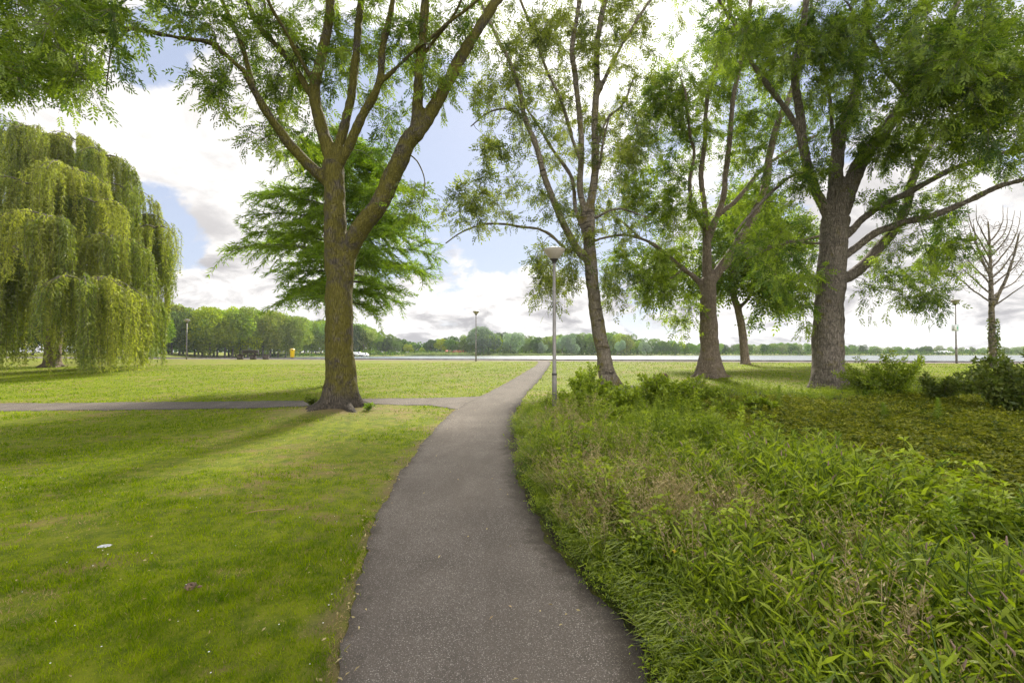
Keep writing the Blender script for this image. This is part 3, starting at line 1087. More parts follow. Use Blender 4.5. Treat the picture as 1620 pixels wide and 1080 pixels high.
t.limb([(1330, 440), (1345, 436), (1368, 418), (1392, 390), (1419, 356), (1434, 326), (1445, 281), (1467, 237), (1493, 207), (1530, 200), (1570, 160)], 20, 8, 1.4, up=1)
t.limb([(1325, 385), (1349, 363), (1367, 344), (1401, 322), (1445, 300), (1493, 274), (1530, 259), (1586, 241), (1625, 237), (1720, 215)], 13, 7, -1.8, up=1.2)
t.limb([(1330, 410), (1352, 393), (1382, 370), (1427, 352), (1475, 341), (1530, 319), (1578, 296), (1620, 283), (1700, 250)], 14, 8, -2.4, up=1.2)
t.limb([(1318, 380), (1290, 385), (1250, 382), (1215, 395), (1180, 410)], 7, 3, -1.0)
t.limb([(1284, 285), (1260, 275), (1225, 300), (1195, 330), (1160, 370)], 7, 3, -1.2)
t.limb([(1436, 155), (1400, 110), (1380, 60), (1350, 20)], 8, 4, -1.4, up=1)
t.limb([(1470, 100), (1540, 90), (1600, 70), (1680, 60)], 7, 4, -2.2, up=1)
t.limb([(1545, 200), (1600, 190), (1660, 170)], 6, 4, -1, up=.6)
b4 = base_of(1310, D4)
specs = [(1400, 60, 120, 80, 14, 2.2, 130), (1540, 60, 110, 90, 11.0, 2.0, 150), (1480, 120, 110, 70, 12.0, 1.8, 110), (1590, 150, 80, 60, 11, 1.5, 70), (1300, 60, 90, 80, 15, 2.0, 90),
         (1230, 60, 80, 70, 14.6, 1.8, 60), (1330, 160, 80, 60, 15.8, 1.8, 60), (1420, 230, 80, 50, 14.8, 1.4, 60), (1540, 220, 80, 50, 13.8, 1.4, 60),
         (1420, 310, 60, 40, 15.5, 1.0, 22), (1500, 330, 70, 40, 15.2, 1.0, 26), (1430, 400, 60, 40, 15.6, 1.2, 30), (1500, 400, 50, 36, 14.8, 1.1, 22),
         (1440, 450, 50, 28, 14.4, 1.2, 26), (1380, 450, 26, 20, 14.8, .7, 7), (1250, 300, 60, 60, 15, 1.4, 32), (1210, 380, 50, 40, 14.6, 1.2, 30),
         (1250, 440, 40, 30, 15, 1.2, 26), (1270, 480, 14, 22, 15, .5, 6), (1160, 60, 60, 50, 13.8, 1.2, 26), (1480, 470, 16, 12, 14.3, .5, 4),
         (1400, -120, 320, 120, 13.5, 3, 210), (1720, 120, 120, 160, 12.0, 2.4, 110), (1290, 240, 40, 50, 15.6, 1, 16)]
finish_tree('ash_tree', t, b4, 'great spreading ash with thick grey-brown trunk and long limbs reaching right over the weed bed', M['bark4'], M['ash4'], specs,
            (6, .42), .24, 4, roots=5, flare=.7, sub=(4, .5))

# --- smaller dense ash behind, by the lake
D5 = 29.0
t = Tree(D5, .06)
t.limb([(1179, 579), (1178, 560), (1174, 520), (1168, 490), (1160, 465), (1158, 440), (1165, 400)], 14, 8, 0, D0=D5)
t.limbs[0][1][:] = np.interp(t.limbs[0][0][:, 2], [0.6, 1, 2, 4, 6], [.33, .28, .25, .22, .18])
t.nrad[:] = t.limbs[0][1]
t.limb([(1168, 488), (1185, 470), (1200, 440), (1225, 410), (1240, 380)], 7, 4, .6)
t.limb([(1160, 465), (1140, 440), (1125, 410), (1115, 370)], 6, 4, -.6)
t.limb([(1165, 400), (1172, 360), (1180, 320)], 6, 3, .4)
b5 = base_of(1179, D5)
specs = [(1200, 430, 70, 45, 29, 2.0, 110), (1160, 380, 70, 50, 29, 2.0, 70), (1230, 370, 60, 50, 29, 2, 60), (1120, 440, 45, 30, 28.6, 1.4, 34), (1230, 470, 40, 18, 28.6, 1.2, 26),
         (1180, 320, 60, 40, 29, 2, 40), (1060, 430, 50, 30, 28.6, 1.4, 26), (1195, 500, 12, 12, 28.8, .5, 3)]
finish_tree('ash_tree', t, b5, 'smaller dense ash standing at the lakeside behind the two big right-hand trunks', M['bark3'], M['ash3'], specs,
            (5, .75), .42, 2, roots=4, flare=.7, wl=.45, ll=.5, sub=(3, .7), tbase=.4)

# --- bare tree with ivy on the lower trunk
D6 = 24.0
t = Tree(D6, .04)
t.limb([(1573, 590), (1571, 560), (1569, 504), (1567, 440), (1566, 400), (1563, 350)], 13, 2, 0, D0=D6)
t.limb([(1569, 488), (1578, 470), (1592, 440), (1604, 405), (1612, 370)], 7, 2.5, -.5)
t.limb([(1567, 440), (1556, 415), (1545, 385), (1540, 355)], 4, 1.5, .5)
for k in range(15):
    y0 = 484 - k * 7.2 + rng.normal() * 2
    sg = -1 if k % 2 else 1
    ln = (98 - k * 4.2) * (.75 + .4 * rng.random())
    a_ = .30 + .06 * k + rng.normal() * .06
    q = [(1568 - k * .3, y0), (1568 + sg * ln * .22, y0 - ln * (.10 + .2 * a_)), (1568 + sg * ln * .5, y0 - ln * (.22 + .55 * a_) + rng.normal() * 3),
         (1568 + sg * ln * (.82 - .2 * a_), y0 - ln * (.3 + .9 * a_) + rng.normal() * 4), (1568 + sg * ln * (1.05 - .4 * a_), y0 - ln * (.34 + 1.3 * a_) * (.45 if k < 3 else 1))]
    t.limb(q, 3.0, .5, rng.normal() * 1.6, wig=.14)
b6 = base_of(1573, D6)
M['bark6'] = simple_mat('grey_bare_bark', (.15, .125, .11), .85, var=.25)
root = empty('bare_tree', b6, 'nearly leafless tree with ivy creeping up its thin trunk, right of the signed lamp post', 'tree')
t.trunk_mesh('trunk', M['bark2'], root, np.array(b6), 4, .7)
tg = in_ellipses([(1568, 392, 78, 58, 24, 2.4, 420), (1600, 410, 60, 50, 23.5, 1.6, 160), (1520, 435, 62, 30, 24, 1.4, 170)])
tw, curves = t.grow(tg, rmax=.022, sag=0.0, rmin=.008)
tw.v = [v - np.array(b6) for v in tw.v]
k = rng.choice(len(tg), 60)
leaves(tw, tg[k] - np.array(b6), randdir(60), .11, .06)
tw.obj('crown', [M['weed2'], M['bark6']], root)
mb = MB()
n = 800
hh = rng.random(n) ** 1.5 * 2.6
aa = rng.random(n) * 6.283
rr = .16 + rng.random(n) * .05 + .5 * np.exp(-hh * 3) * rng.random(n)
pb = np.stack([np.cos(aa) * rr - .004 * hh, np.sin(aa) * rr, hh], -1)
leaves(mb, pb, randdir(n, -.2), .11, .09, tint=rng.random(n))
iv = mb.obj('ivy', [M['weed2']], root)
#@@PART3
# ------------------------------------------------------------------ weeping willow
DW = 33.0
bw = base_of(84, DW)
root = empty('weeping_willow', bw, 'huge weeping willow with hanging yellow-green curtains at the left edge of the lawn', 'tree')
B0 = np.array(bw)
t = Tree(DW, .07)
t.limb([(82, 580), (83, 560), (88, 520), (92, 470), (90, 430)], 24, 16, 0, D0=DW)
t.limb([(90, 440), (110, 380), (140, 320), (160, 280)], 12, 5, 1)
t.limb([(90, 440), (60, 360), (50, 290), (60, 240)], 13, 5, -1)
t.limb([(90, 450), (130, 400), (190, 360), (225, 340)], 10, 4, 1.5)
t.limb([(88, 450), (30, 400), (-40, 350), (-80, 320)], 12, 5, 0)
t.limb([(90, 440), (95, 380), (100, 300), (100, 250)], 11, 5, 3)
t.limb([(90, 450), (110, 440), (140, 440)], 7, 3, -4)
t.limb([(90, 445), (40, 430), (0, 430)], 7, 3, -4)
t.limb([(90, 445), (150, 430), (210, 420)], 7, 3, -1.5)
t.trunk_mesh('trunk', M['bark3'], root, B0, 6, .9)
mb = MB()
foun = []
for px, py, dd, rr_, n, drop in [
        (75, 262, 2, 3.2, 170, 5.5), (130, 290, -2, 2.6, 150, 5.0), (90, 400, -5, 2.8, 150, 5.5), (110, 330, 3, 3.4, 150, 8), (60, 214, 0, 3.6, 190, 5.0), (120, 222, 2, 3.4, 170, 5.0), (20, 218, 2, 3.4, 140, 5.0), (165, 246, 0, 2.9, 160, 5), (100, 270, -4, 3.0, 140, 5),
        (200, 300, 1, 2.8, 130, 6), (40, 290, -5, 3.0, 130, 5), (150, 320, -4, 2.8, 130, 5.5), (225, 340, 1.5, 2.4, 130, 7.5), (90, 350, -7, 2.8, 130, 5),
        (10, 350, -6, 3.0, 120, 6), (180, 380, -4, 2.4, 130, 6.5), (215, 400, -1, 2.3, 130, 8), (130, 445, -7.5, 3.0, 230, 6.2), (236, 380, 2, 1.9, 90, 8),
        (40, 420, -6, 2.6, 90, 5.5), (-20, 400, -3, 3.0, 100, 8), (200, 470, -2.5, 2.0, 120, 5.5), (-60, 300, 0, 4.0, 120, 8), (-90, 380, 0, 4.0, 110, 9),
        (70, 330, 5, 3.5, 90, 8), (160, 380, 5, 3.0, 90, 8.5), (0, 330, 5, 3.5, 80, 8), (235, 440, 0, 1.7, 100, 6.5), (245, 360, 0, 1.5, 30, 5), (-10, 470, -4, 2.2, 60, 5)]:
    O = P(px, py, DW + dd)
    foun.append(O)
    brs = []
    for k in range(max(4, n // 22)):
        a = rng.random() * 6.283
        rad = rr_ * (.5 + .5 * rng.random())
        e = O + np.array([math.cos(a) * rad, math.sin(a) * rad, -rad * .3])
        brs.append((a, rad, .45 + .75 * rng.random(), rng.random() * .7 + .15))
        s = np.linspace(0, 1, 6)[:, None]
        c = O + (e - O) * s + np.array([0, 0, 1.0]) * (s * (1 - s)) * rad * .9
        tube(mb, c - B0, np.linspace(.045, .012, 6), 4, False, mat=1)
    for k in range(n):
        a, rad, dfac, btn = brs[rng.integers(len(brs))]
        f = rng.random() ** .6
        a2 = a + rng.normal() * .13
        d = np.array([math.cos(a2), math.sin(a2), 0])
        st = O + d * rad * f + np.array([0, 0, f * (1 - f) * rad * .9 - f * rad * .3 + rng.normal() * .12])
        dl = drop * dfac * (.6 + .55 * rng.random())
        gz = zg1(st[0], st[1]) + .25 + rng.random() ** 2 * 1.2
        dl = min(dl, max(.6, st[2] - gz))
        m_ = max(5, int(dl / .12))
        s = np.linspace(0, 1, m_)
        out = .45 * (1 - np.exp(-s * 4)) * (0.4 + rng.random() * .7)
        wv = rng.normal(size=2) * .05
        pts = st + d * out[:, None] + np.array([0, 0, -1.0]) * (dl * s ** 1.25)[:, None] + \
            np.stack([np.sin(s * 5 + k) * wv[0] * 2, np.cos(s * 4 + k) * wv[1] * 2, s * 0], -1)
        tube(mb, pts[::3] - B0, np.full(len(pts[::3]), .007), 3, False, mat=1)
        tn = btn + rng.normal() * .08
        for rep in range(3):
            q = pts[1:] + rng.normal(size=(m_ - 1, 3)) * .025
            dd_ = randdir(m_ - 1, -1.3, .6)
            leaves(mb, q - B0, dd_, .17 + .09 * rng.random(m_ - 1), .052, tint=np.clip(tn + rng.normal(size=m_ - 1) * .15, 0, 1))
cr = mb.obj('crown', [M['willow'], M['twig']], root)
print('willow faces', len(cr.data.polygons))

# ------------------------------------------------------------------ swamp cypress behind the mossy ash
DC = 18.5
bc = base_of(541, DC)
root = empty('swamp_cypress', bc, 'feathery green conifer directly behind the moss-yellowed ash trunk', 'tree')
B0 = np.array(bc)
t = Tree(DC, .04)
t.limb([(541, 606), (541, 560), (541, 480), (542, 400), (544, 330), (546, 270), (548, 212)], 22, 3, 0, D0=DC)
t.trunk_mesh('trunk', M['bark3'], root, B0, 5, .8)
mb = MB()
nb = 76
Pb, Pd, Pt = [], [], []
for k in range(nb):
    f = (k + .5) / nb
    z = 3.3 + f * 6.6
    a = k * 2.399 + rng.normal() * .2
    env = 4.7 * (1 - f ** 1.7) ** .62 * (.62 + .38 * min(1, f * 4))
    ln = max(.6, env * (.42 + .62 * rng.random()))
    d = np.array([math.cos(a), math.sin(a), 0])
    p0 = np.array([B0[0], B0[1], B0[2] + z]) + 0
    s = np.linspace(0, 1, 12)[:, None]
    rise = .24 + .35 * f + rng.normal() * .12
    br = p0 + d * ln * s + np.array([0, 0, 1]) * (ln * (rise * s - (.42 - .2 * f) * s ** 2.2)) + np.cumsum(rng.normal(size=(12, 3)) * .03, axis=0)
    tube(mb, br - B0, np.linspace(.045 * (1.2 - f), .008, 12), 5, False, mat=1)
    tn = rng.random()
    nsub = int(12 + ln * 6)
    for q in range(nsub):
        u = .22 + .78 * (q + rng.random()) / nsub
        i0 = min(10, int(u * 11))
        b = br[i0] + (br[i0 + 1] - br[i0]) * (u * 11 - i0)
        sd = np.cross(d, [0, 0, 1]) * (1 if q % 2 else -1)
        dd = unit(d * (.5 + .3 * rng.random()) + sd * (.9 * rng.random() + .3) + np.array([0, 0, rng.normal() * .45 - .02]))
        l2 = (.35 + .75 * rng.random()) * (1.25 - .5 * u)
        m_ = max(4, int(l2 / .09))
        ss = np.linspace(.05, 1, m_)[:, None]
        sp = b + dd * l2 * ss + np.array([0, 0, -.35]) * l2 * ss ** 2
        tube(mb, sp[::2] - B0, np.full(len(sp[::2]), .006), 3, False, mat=1)
        side = unit(np.cross(dd, [0, 0, 1.0]))
        for sg in (-1, 1, 0):
            for r_ in range(2):
                Pb.append(sp + rng.normal(size=sp.shape) * .02)
                Pd.append(unit(dd * .7 + side * sg * .75 + rng.normal(size=sp.shape) * .32 + np.array([0, 0, -.30])))
                Pt.append(np.full(m_, tn))
Pb, Pd, Pt = np.concatenate(Pb), np.concatenate(Pd), np.concatenate(Pt)
leaves(mb, Pb - B0, Pd, .15 + .12 * rng.random(len(Pb)), .030, tint=np.clip(Pt * .5 + .25 + rng.normal(size=len(Pb)) * .2, 0, 1))
cr = mb.obj('crown', [M['cypress'], M['twig']], root)
print('cypress faces', len(cr.data.polygons))

# ------------------------------------------------------------------ far trees across the water
KIND = {
    'lime': ('avenue tree with yellow-green crown', (.150, .200, .014), (.34, .35, .028)),
    'green': ('mid-green round tree', (.090, .145, .020), (.21, .26, .034)),
    'dark': ('dark green tree', (.045, .080, .022), (.105, .135, .030)),
    'silver': ('silvery grey-green willow', (.12, .16, .11), (.25, .29, .20)),
    'yellow': ('bright yellow-green tree', (.16, .19, .014), (.34, .31, .025)),
    'pale': ('pale olive tree', (.15, .18, .075), (.26, .28, .13)),
}
for k, (nm, a, b) in KIND.items():
    M['far_' + k] = leaf_mat('far_crown_' + k, a, b, (1.15, 1.5, .8), .42, .0, objvar=1.0)
M['far_trunk'] = simple_mat('far_trunk_bark', (.10, .085, .065), .9, var=.3, scale=1)


def crown_template(seed, nleaf, size, wid=.40, zc=.62, hz=.36, nl=13):
    """unit-height crown mesh arrays: foliage tufts on a cluster of lobes"""
    r = np.random.default_rng(seed)
    c = unit(r.normal(size=(nl, 3))) * (r.random((nl, 1)) ** .5)
    c = c * np.array([wid * .68, wid * .68, hz * .72]) + np.array([0, 0, zc])
    rad = .13 + .10 * r.random(nl)
    w = rad ** 2 / np.sum(rad ** 2)
    k = r.choice(nl, nleaf, p=w)
    d = unit(r.normal(size=(nleaf, 3)) + np.array([0, 0, .25]))
    p = c[k] + d * (rad[k] * (.75 + .32 * r.random(nleaf)))[:, None]
    dist = np.min(np.linalg.norm(p[:, None, :] - c[None], axis=2) / rad[None], axis=1)
    keep = dist > .62
    p, d = p[keep], d[keep]
    zt = np.percentile(p[:, 2], 99.5)
    p = p * np.array([1, 1, 1 / zt])
    n = len(p)
    ax = unit(d * .5 + r.normal(size=(n, 3)) * .8)
    nr = unit(d + r.normal(size=(n, 3)) * .5)
    s = unit(np.cross(ax, nr))
    sz = (size * (.6 + .8 * r.random(n)))[:, None]
    V_ = np.stack([p - ax * sz * .5, p + s * sz * .32, p + ax * sz * .5, p - s * sz * .32], 1).reshape(-1, 3)
    ti = np.clip(.5 + r.normal(size=n) * .22, 0, 1)
    return V_, np.arange(4 * n).reshape(-1, 4), ti


far_mesh = {}


def far_meshes(kind, shape):
    key = (kind, shape)
    if key not in far_mesh:
        wid, zc, hz = {0: (.62, .54, .46), 1: (.72, .52, .47), 2: (.54, .52, .49)}[shape % 3]
        Vv, Q, T_ = crown_template(100 + shape, 8000, .038, wid, zc, hz, 15 + shape % 4)
        cm = mesh_np('crown', Vv, Q, None, [M['far_' + kind]], tint=T_)
        tb = MB()
        tube(tb, [(0, 0, -.06), (0, 0, .1), (.004, .003, .3), (0, 0, .55)], [.022, .018, .014, .006], 7)
        for a in (0.4, 2.5, 4.6):
            tube(tb, [(0, 0, .27), (math.cos(a) * .1, math.sin(a) * .1, .42), (math.cos(a) * .18, math.sin(a) * .18, .55)], [.010, .007, .003], 5)
        tm = tb.mesh('trunk', [M['far_trunk']], True)
        far_mesh[key] = (cm, tm)
    return far_mesh[key]


PX = [-600, -200, 225, 260, 300, 400, 440, 470, 520, 560, 600, 640, 662, 680, 720, 750, 765, 800, 830, 860, 900, 950, 990, 1010, 1060, 1100, 1200, 1240, 1320, 1400, 1440, 1500, 1560, 1620, 1900, 2300]
PY = [440, 470, 474, 480, 490, 489, 497, 506, 508, 512, 526, 538, 548, 534, 530, 530, 520, 528, 530, 530, 526, 524, 526, 534, 538, 541, 544, 541, 543, 546, 548, 546, 549, 547, 546, 546]
placed = []


def far_tree(px, D, topy, kind, shape=None, wsc=1.0, group='trees across the lake'):
    x = (px - 810) / F * D
    z = zg1(x, D)
    if z < -.45:
        z = -.35
    Ht = EYE + (557 - topy) * D / F - z
    placed.append((px, D, x, z, Ht, kind, rng.integers(6) if shape is None else shape, wsc, group))


def topy(px):
    return float(np.interp(px, PX, PY))


# the avenue left of the bench
px = 236
i = 0
while px < 470:
    D = float(np.interp(px, [225, 470], [150, 205])) + rng.normal() * 2
    kd = 'green' if px < 300 and i % 2 else 'lime'
    if px > 395:
        kd = 'lime'
    far_tree(px, D, topy(px) + rng.normal() * 1.0, kd, group='avenue of trees across the water')
    if i % 2 == 0:
        far_tree(px + 6, D + 22, topy(px) + 1 + rng.random() * 2, 'green', group='avenue of trees across the water')
    px += 12.0
    i += 1
# woods behind and along the far shore
px = 455
while px < 655:
    D = float(np.interp(px, [455, 655], [258, 290])) + rng.normal() * 4
    far_tree(px, D, topy(px) + rng.random() * 5, ['green', 'lime', 'dark', 'green', 'lime'][rng.integers(5)])
    far_tree(px + 7, D + 26, topy(px) - 1 + rng.random() * 3, ['dark', 'green'][rng.integers(2)])
    px += 15 + rng.random() * 5
px = 668
while px < 1105:
    D = float(np.interp(px, [668, 1105], [300, 325])) + rng.normal() * 3
    far_tree(px, D, topy(px) + 2 + rng.random() * 5, ['green', 'dark', 'lime', 'green', 'lime', 'dark'][rng.integers(6)])
    far_tree(px + 7, D + 22, topy(px) + rng.random() * 3, ['dark', 'green', 'green'][rng.integers(3)])
    px += 13 + rng.random() * 5
for q, ty, w in ((765, 518, 1.25), (808, 526, 1.0), (889, 531, .9), (904, 528, .9), (1022, 541, .9), (982, 538, .8), (858, 540, .8)):
    far_tree(q, 296, ty, 'silver', wsc=w, group='silvery willows on the far shore')
px = 1108
while px < 1480:
    D = float(np.interp(px, [1108, 1480], [335, 350])) + rng.normal() * 3
    far_tree(px, D, topy(px) + rng.random() * 4, ['green', 'pale', 'dark', 'green'][rng.integers(4)])
    px += 12 + rng.random() * 5
    if rng.random() < .6:
        far_tree(px - 4, D + 20, topy(px) + 1, 'green')
px = 1485
while px < 2250:
    D = 352 + rng.normal() * 3
    far_tree(px, D, topy(px) + rng.random() * 3, 'pale')
    px += 15 + rng.random() * 6
# dark trees seen between and behind the willow curtains
px = -260
while px < 232:
    far_tree(px, 100 + rng.random() * 30, topy(px) + rng.random() * 12, ['dark', 'green'][rng.integers(2)], group='trees behind the weeping willow')
    px += 24
ORD = ['', 'first', 'second', 'third', 'fourth', 'fifth', 'sixth', 'seventh', 'eighth', 'ninth', 'tenth', 'eleventh', 'twelfth', 'thirteenth', 'fourteenth',
       'fifteenth', 'sixteenth', 'seventeenth', 'eighteenth', 'nineteenth', 'twentieth']


def ordn(k):
    if k <= 20:
        return ORD[k]
    tens = {2: 'twenty', 3: 'thirty', 4: 'forty', 5: 'fifty', 6: 'sixty', 7: 'seventy', 8: 'eighty'}
    if k % 10 == 0:
        return tens[k // 10][:-1] + 'ieth'
    return tens[k // 10] + '-' + ORD[k % 10]


LM = [(-999, 228, 'behind the weeping willow'), (228, 480, 'left of the yellow litter bin'), (480, 640, 'beyond mossy ash trunk'),
      (640, 753, 'left of lakeside lamp post'), (753, 876, 'between two middle lamp posts'), (876, 960, 'between near lamp and banded trunk'),
      (960, 1115, 'between banded and brown trunks'), (1115, 1310, 'between brown and grey trunks'),
      (1310, 1513, 'between grey trunk and signed lamp post'), (1513, 3000, 'right of the signed lamp post')]
cnt = {}
for (px, D, x, z, Ht, kind, shape, wsc, group) in sorted(placed):
    lm = next(w for a, b, w in LM if a <= px < b)
    cnt[(lm, kind)] = cnt.get((lm, kind), 0) + 1
    short = {'lime': 'yellow-green tree', 'green': 'mid-green tree', 'dark': 'dark green tree', 'silver': 'silvery willow', 'yellow': 'bright yellow tree', 'pale': 'pale olive tree'}[kind]
    lab = '%s %s from left, far %s' % (ordn(cnt[(lm, kind)]), short, lm)
    root = empty('distant_tree', (x, D, z), lab, 'tree', group)
    cm, tm = far_meshes(kind, int(shape))
    root.scale = (Ht * wsc, Ht * wsc, Ht)
    root.rotation_euler = (0, 0, rng.random() * 6.28)
    c = link('crown', cm, root)
    link('trunk', tm, root)
print('far trees', len(placed))

# undergrowth along the far bank
mb = MB()
n = 9000
u = rng.random(n) * 2.6 - .62
Df = np.interp(u, SH_U, SH_D) + 4 + rng.random(n) ** 1.5 * 22
xx = u * Df
zz_ = np.maximum(zg(xx, Df), -.3)
hgt = (rng.random(n) ** 1.5) * 2.6
hgt *= np.where((u > -.53) & (u < -.38), .15, 1)
pb = np.stack([xx, Df, zz_ + hgt], -1)
leaves(mb, pb, randdir(n, .3), 1.2, .8, tint=rng.random(n))
# the thicket that closes the view behind the rows of trunks
n = 16000
u = rng.random(n) * 2.9 - .85
Df = np.interp(u, SH_U, SH_D) * np.interp(u, [-.8, -.7, -.4], [2.2, 1.6, 1.0]) + 45 + rng.random(n) * 25
Df = np.where((u > -.56) & (u < -.36), Df + 55, Df)
xx = u * Df
pb = np.stack([xx, Df, np.maximum(zg(xx, Df), -.3) + rng.random(n) * np.interp(u, [-.7, -.3, .1, .6], [9, 8, 3.5, 2.2])], -1)
leaves(mb, pb, randdir(n, .3), 2.4, 1.6, tint=rng.random(n) * .5)
tag(mb.obj('far_bank_undergrowth', [M['far_dark']]), 'low dark bushes massed along the far lake shore', 'undergrowth', kind='stuff')


# ------------------------------------------------------------------ reed beds
def reed_bed(pa, pb_, n, h, w, lab, name='reed_bed'):
    mb = MB()
    a, b = np.array(pa), np.array(pb_)
    s = rng.random(n)
    p = a + (b - a) * s[:, None] + rng.normal(size=(n, 2)) * w
    z = np.maximum(zg(p[:, 0], p[:, 1]), -.65)
    hh = h * (.55 + .5 * rng.random(n)) * (1 - .5 * np.abs(s - .5) ** 3 * 8 * .5) * (.85 + .15 * np.sin(s * 40))
    bs = np.c_[p, z]
    d = randdir(n, 3.5)
    leaves(mb, bs, d, hh, np.full(n, h * .055), tint=rng.random(n))
    bs2 = bs + d * (hh * rng.random(n) * .8)[:, None]
    leaves(mb, bs2, randdir(n, .8), hh * .35, h * .035, tint=rng.random(n))
    tag(mb.obj(name, [M['reed']]), lab, 'reeds', kind='stuff')


reed_bed(((222 - 810) / F * 66, 66), ((277 - 810) / F * 66, 66), 5000, 2.0, .8, 'tall grey-green reeds by the water right of the willow')
reed_bed(((647 - 810) / F * 262, 262), ((748 - 810) / F * 268, 268), 2600, 3.0, 1.6, 'long low reed bed on the far shore left of the lakeside lamp')
reed_bed(((782 - 810) / F * 276, 276), ((905 - 810) / F * 282, 282), 2600, 2.2, 1.4, 'long low reed bed on the far shore right of the lakeside lamp')


# ------------------------------------------------------------------ lamp posts
M['pole'] = simple_mat('galvanised_pole', (.20, .185, .165), .55, .35, .25, 3, .15)
M['pole_d'] = simple_mat('dark_collar', (.035, .03, .028), .5, .3)
M['lampg'] = simple_mat('opal_lamp_bowl', (.36, .315, .265), .35, 0, .08, 3)
M['lampt'] = simple_mat('lamp_lid', (.42, .40, .37), .4, .2, .1, 6)


def lamp(px, D, label, Ht=3.95):
    b = base_of(px, D)
    root = empty('lamp_post', b, label, 'street lamp', 'park lamp posts')
    mb = MB()
    lathe(mb, [(.0, -.2), (.056, -.2), (.056, .9), (.054, .95), (.047, 1.0), (.045, 1.2), (.034, Ht - .33), (.0, Ht - .33)], n=16)
    mb.obj('pole', [M['pole']], root, smooth=True)
    mb = MB()
    lathe(mb, [(.0575, .92), (.060, .93), (.060, .96), (.0575, .97)], n=16)
    lathe(mb, [(.041, Ht - .38), (.046, Ht - .36), (.05, Ht - .32), (.10, Ht - .285), (.105, Ht - .27), (.03, Ht - .26)], n=16)
    mb.obj('collar', [M['pole_d']], root, smooth=True)
    mb = MB()
    lathe(mb, [(.085, Ht - .275), (.115, Ht - .25), (.160, Ht - .20), (.205, Ht - .14), (.240, Ht - .085), (.252, Ht - .06), (.245, Ht - .045)], n=32)
    mb.obj('lamp_bowl', [M['lampg']], root, smooth=True)
    mb = MB()
    lathe(mb, [(.246, Ht - .05), (.262, Ht - .05), (.262, Ht - .038), (.24, Ht - .028), (.18, Ht - .012), (.12, Ht - .004), (.11, Ht + .010), (.06, Ht + .018), (0, Ht + .02)], n=32)
    mb.obj('lid', [M['lampt']], root, smooth=True)
    return root, b


lamp(877, 10.8, 'nearest lamp post with wide opal bowl at the edge of the weeds')
lamp(753, 35.5, 'lamp post at the lake edge left of the footpath end')
lamp(295, 45.0, 'lamp post on the lakeside between the weeping willow and the bench')
_, lb = lamp(1513, 28.0, 'lamp post by the lake carrying a small sign, left of the bare tree')
mb = MB()
Hs = 2.2
box(mb, (-.10, -.065, Hs), (.44, .012, .40), 0, 0, .004)
sg = empty('lamp_sign', lb, 'small white and green notice board fixed to the lamp post beside the bare tree', 'sign')
mb.obj('board', [simple_mat('sign_grey_green', (.38, .46, .42), .5, var=.08)], sg)
mb = MB()
box(mb, (-.165, -.075, Hs), (.27, .004, .34), 0, 0)
mb.obj('text_panel', [M['white']], sg)
mb = MB()
for k, (w_, z_) in enumerate(((.22, .12), (.17, .05), (.20, -.01), (.12, -.06), (.22, -.13))):
    box(mb, (-.165 - (.22 - w_) / 2, -.079, Hs + z_), (w_, .003, .026), 0, 0)
mb.obj('lettering', [M['pole_d']], sg)
mb = MB()
mb.add([(.0, -.078, Hs + .10), (.09, -.078, Hs + .0), (.0, -.078, Hs - .10)], None, [[0, 2, 1]])
mb.obj('arrow', [simple_mat('sign_green', (.05, .30, .14), .5, var=.05)], sg)
mb = MB()
for z_ in (-.12, .12):
    box(mb, (0, -.02, Hs + z_), (.13, .10, .025), 0, 0, .004)
mb.obj('bracket', [M['pole']], sg)

# ------------------------------------------------------------------ bench (long dark plank bench with backrest) and bin
M['wood'] = simple_mat('weathered_dark_wood', (.040, .030, .028), .7, var=.5, scale=6, bump=.3)
M['conc'] = simple_mat('grey_concrete', (.075, .062, .052), .85, var=.25, scale=9, bump=.3)
DBn = 44.0
bx0 = base_of(400, DBn)
bn = empty('park_bench', bx0, 'long dark backed bench on blocks facing the lake, between lamp post and yellow bin', 'bench')
bn.rotation_euler = (0, 0, -.10)
for k, yy in enumerate((-.19, 0, .19)):
    mb = MB()
    box(mb, (0, yy, .46), (3.3, .16, .07), 0, 0, .01)
    mb.obj('seat_plank', [M['wood']], bn)
for xx in (-1.3, .05, 1.35):
    mb = MB()
    box(mb, (xx, 0, .17), (.36, .5, .49), 0, 0, .03)
    mb.obj('leg', [M['conc']], bn)
mb = MB()
for z_ in (.66, .80):
    box(mb, (-.08, -.26, z_), (1.62, .045, .125), 0, 0, .008)
mb.obj('backrest', [M['wood']], bn)
mb = MB()
box(mb, (-.08, -.27, .895), (1.70, .07, .035), 0, 0, .006)
mb.obj('top_rail', [M['pole']], bn)
for xx in (-.92, .76):
    mb = MB()
    box(mb, (xx, -.26, .62), (.05, .06, .54), 0, 0, .006)
    mb.obj('back_post', [M['pole']], bn)

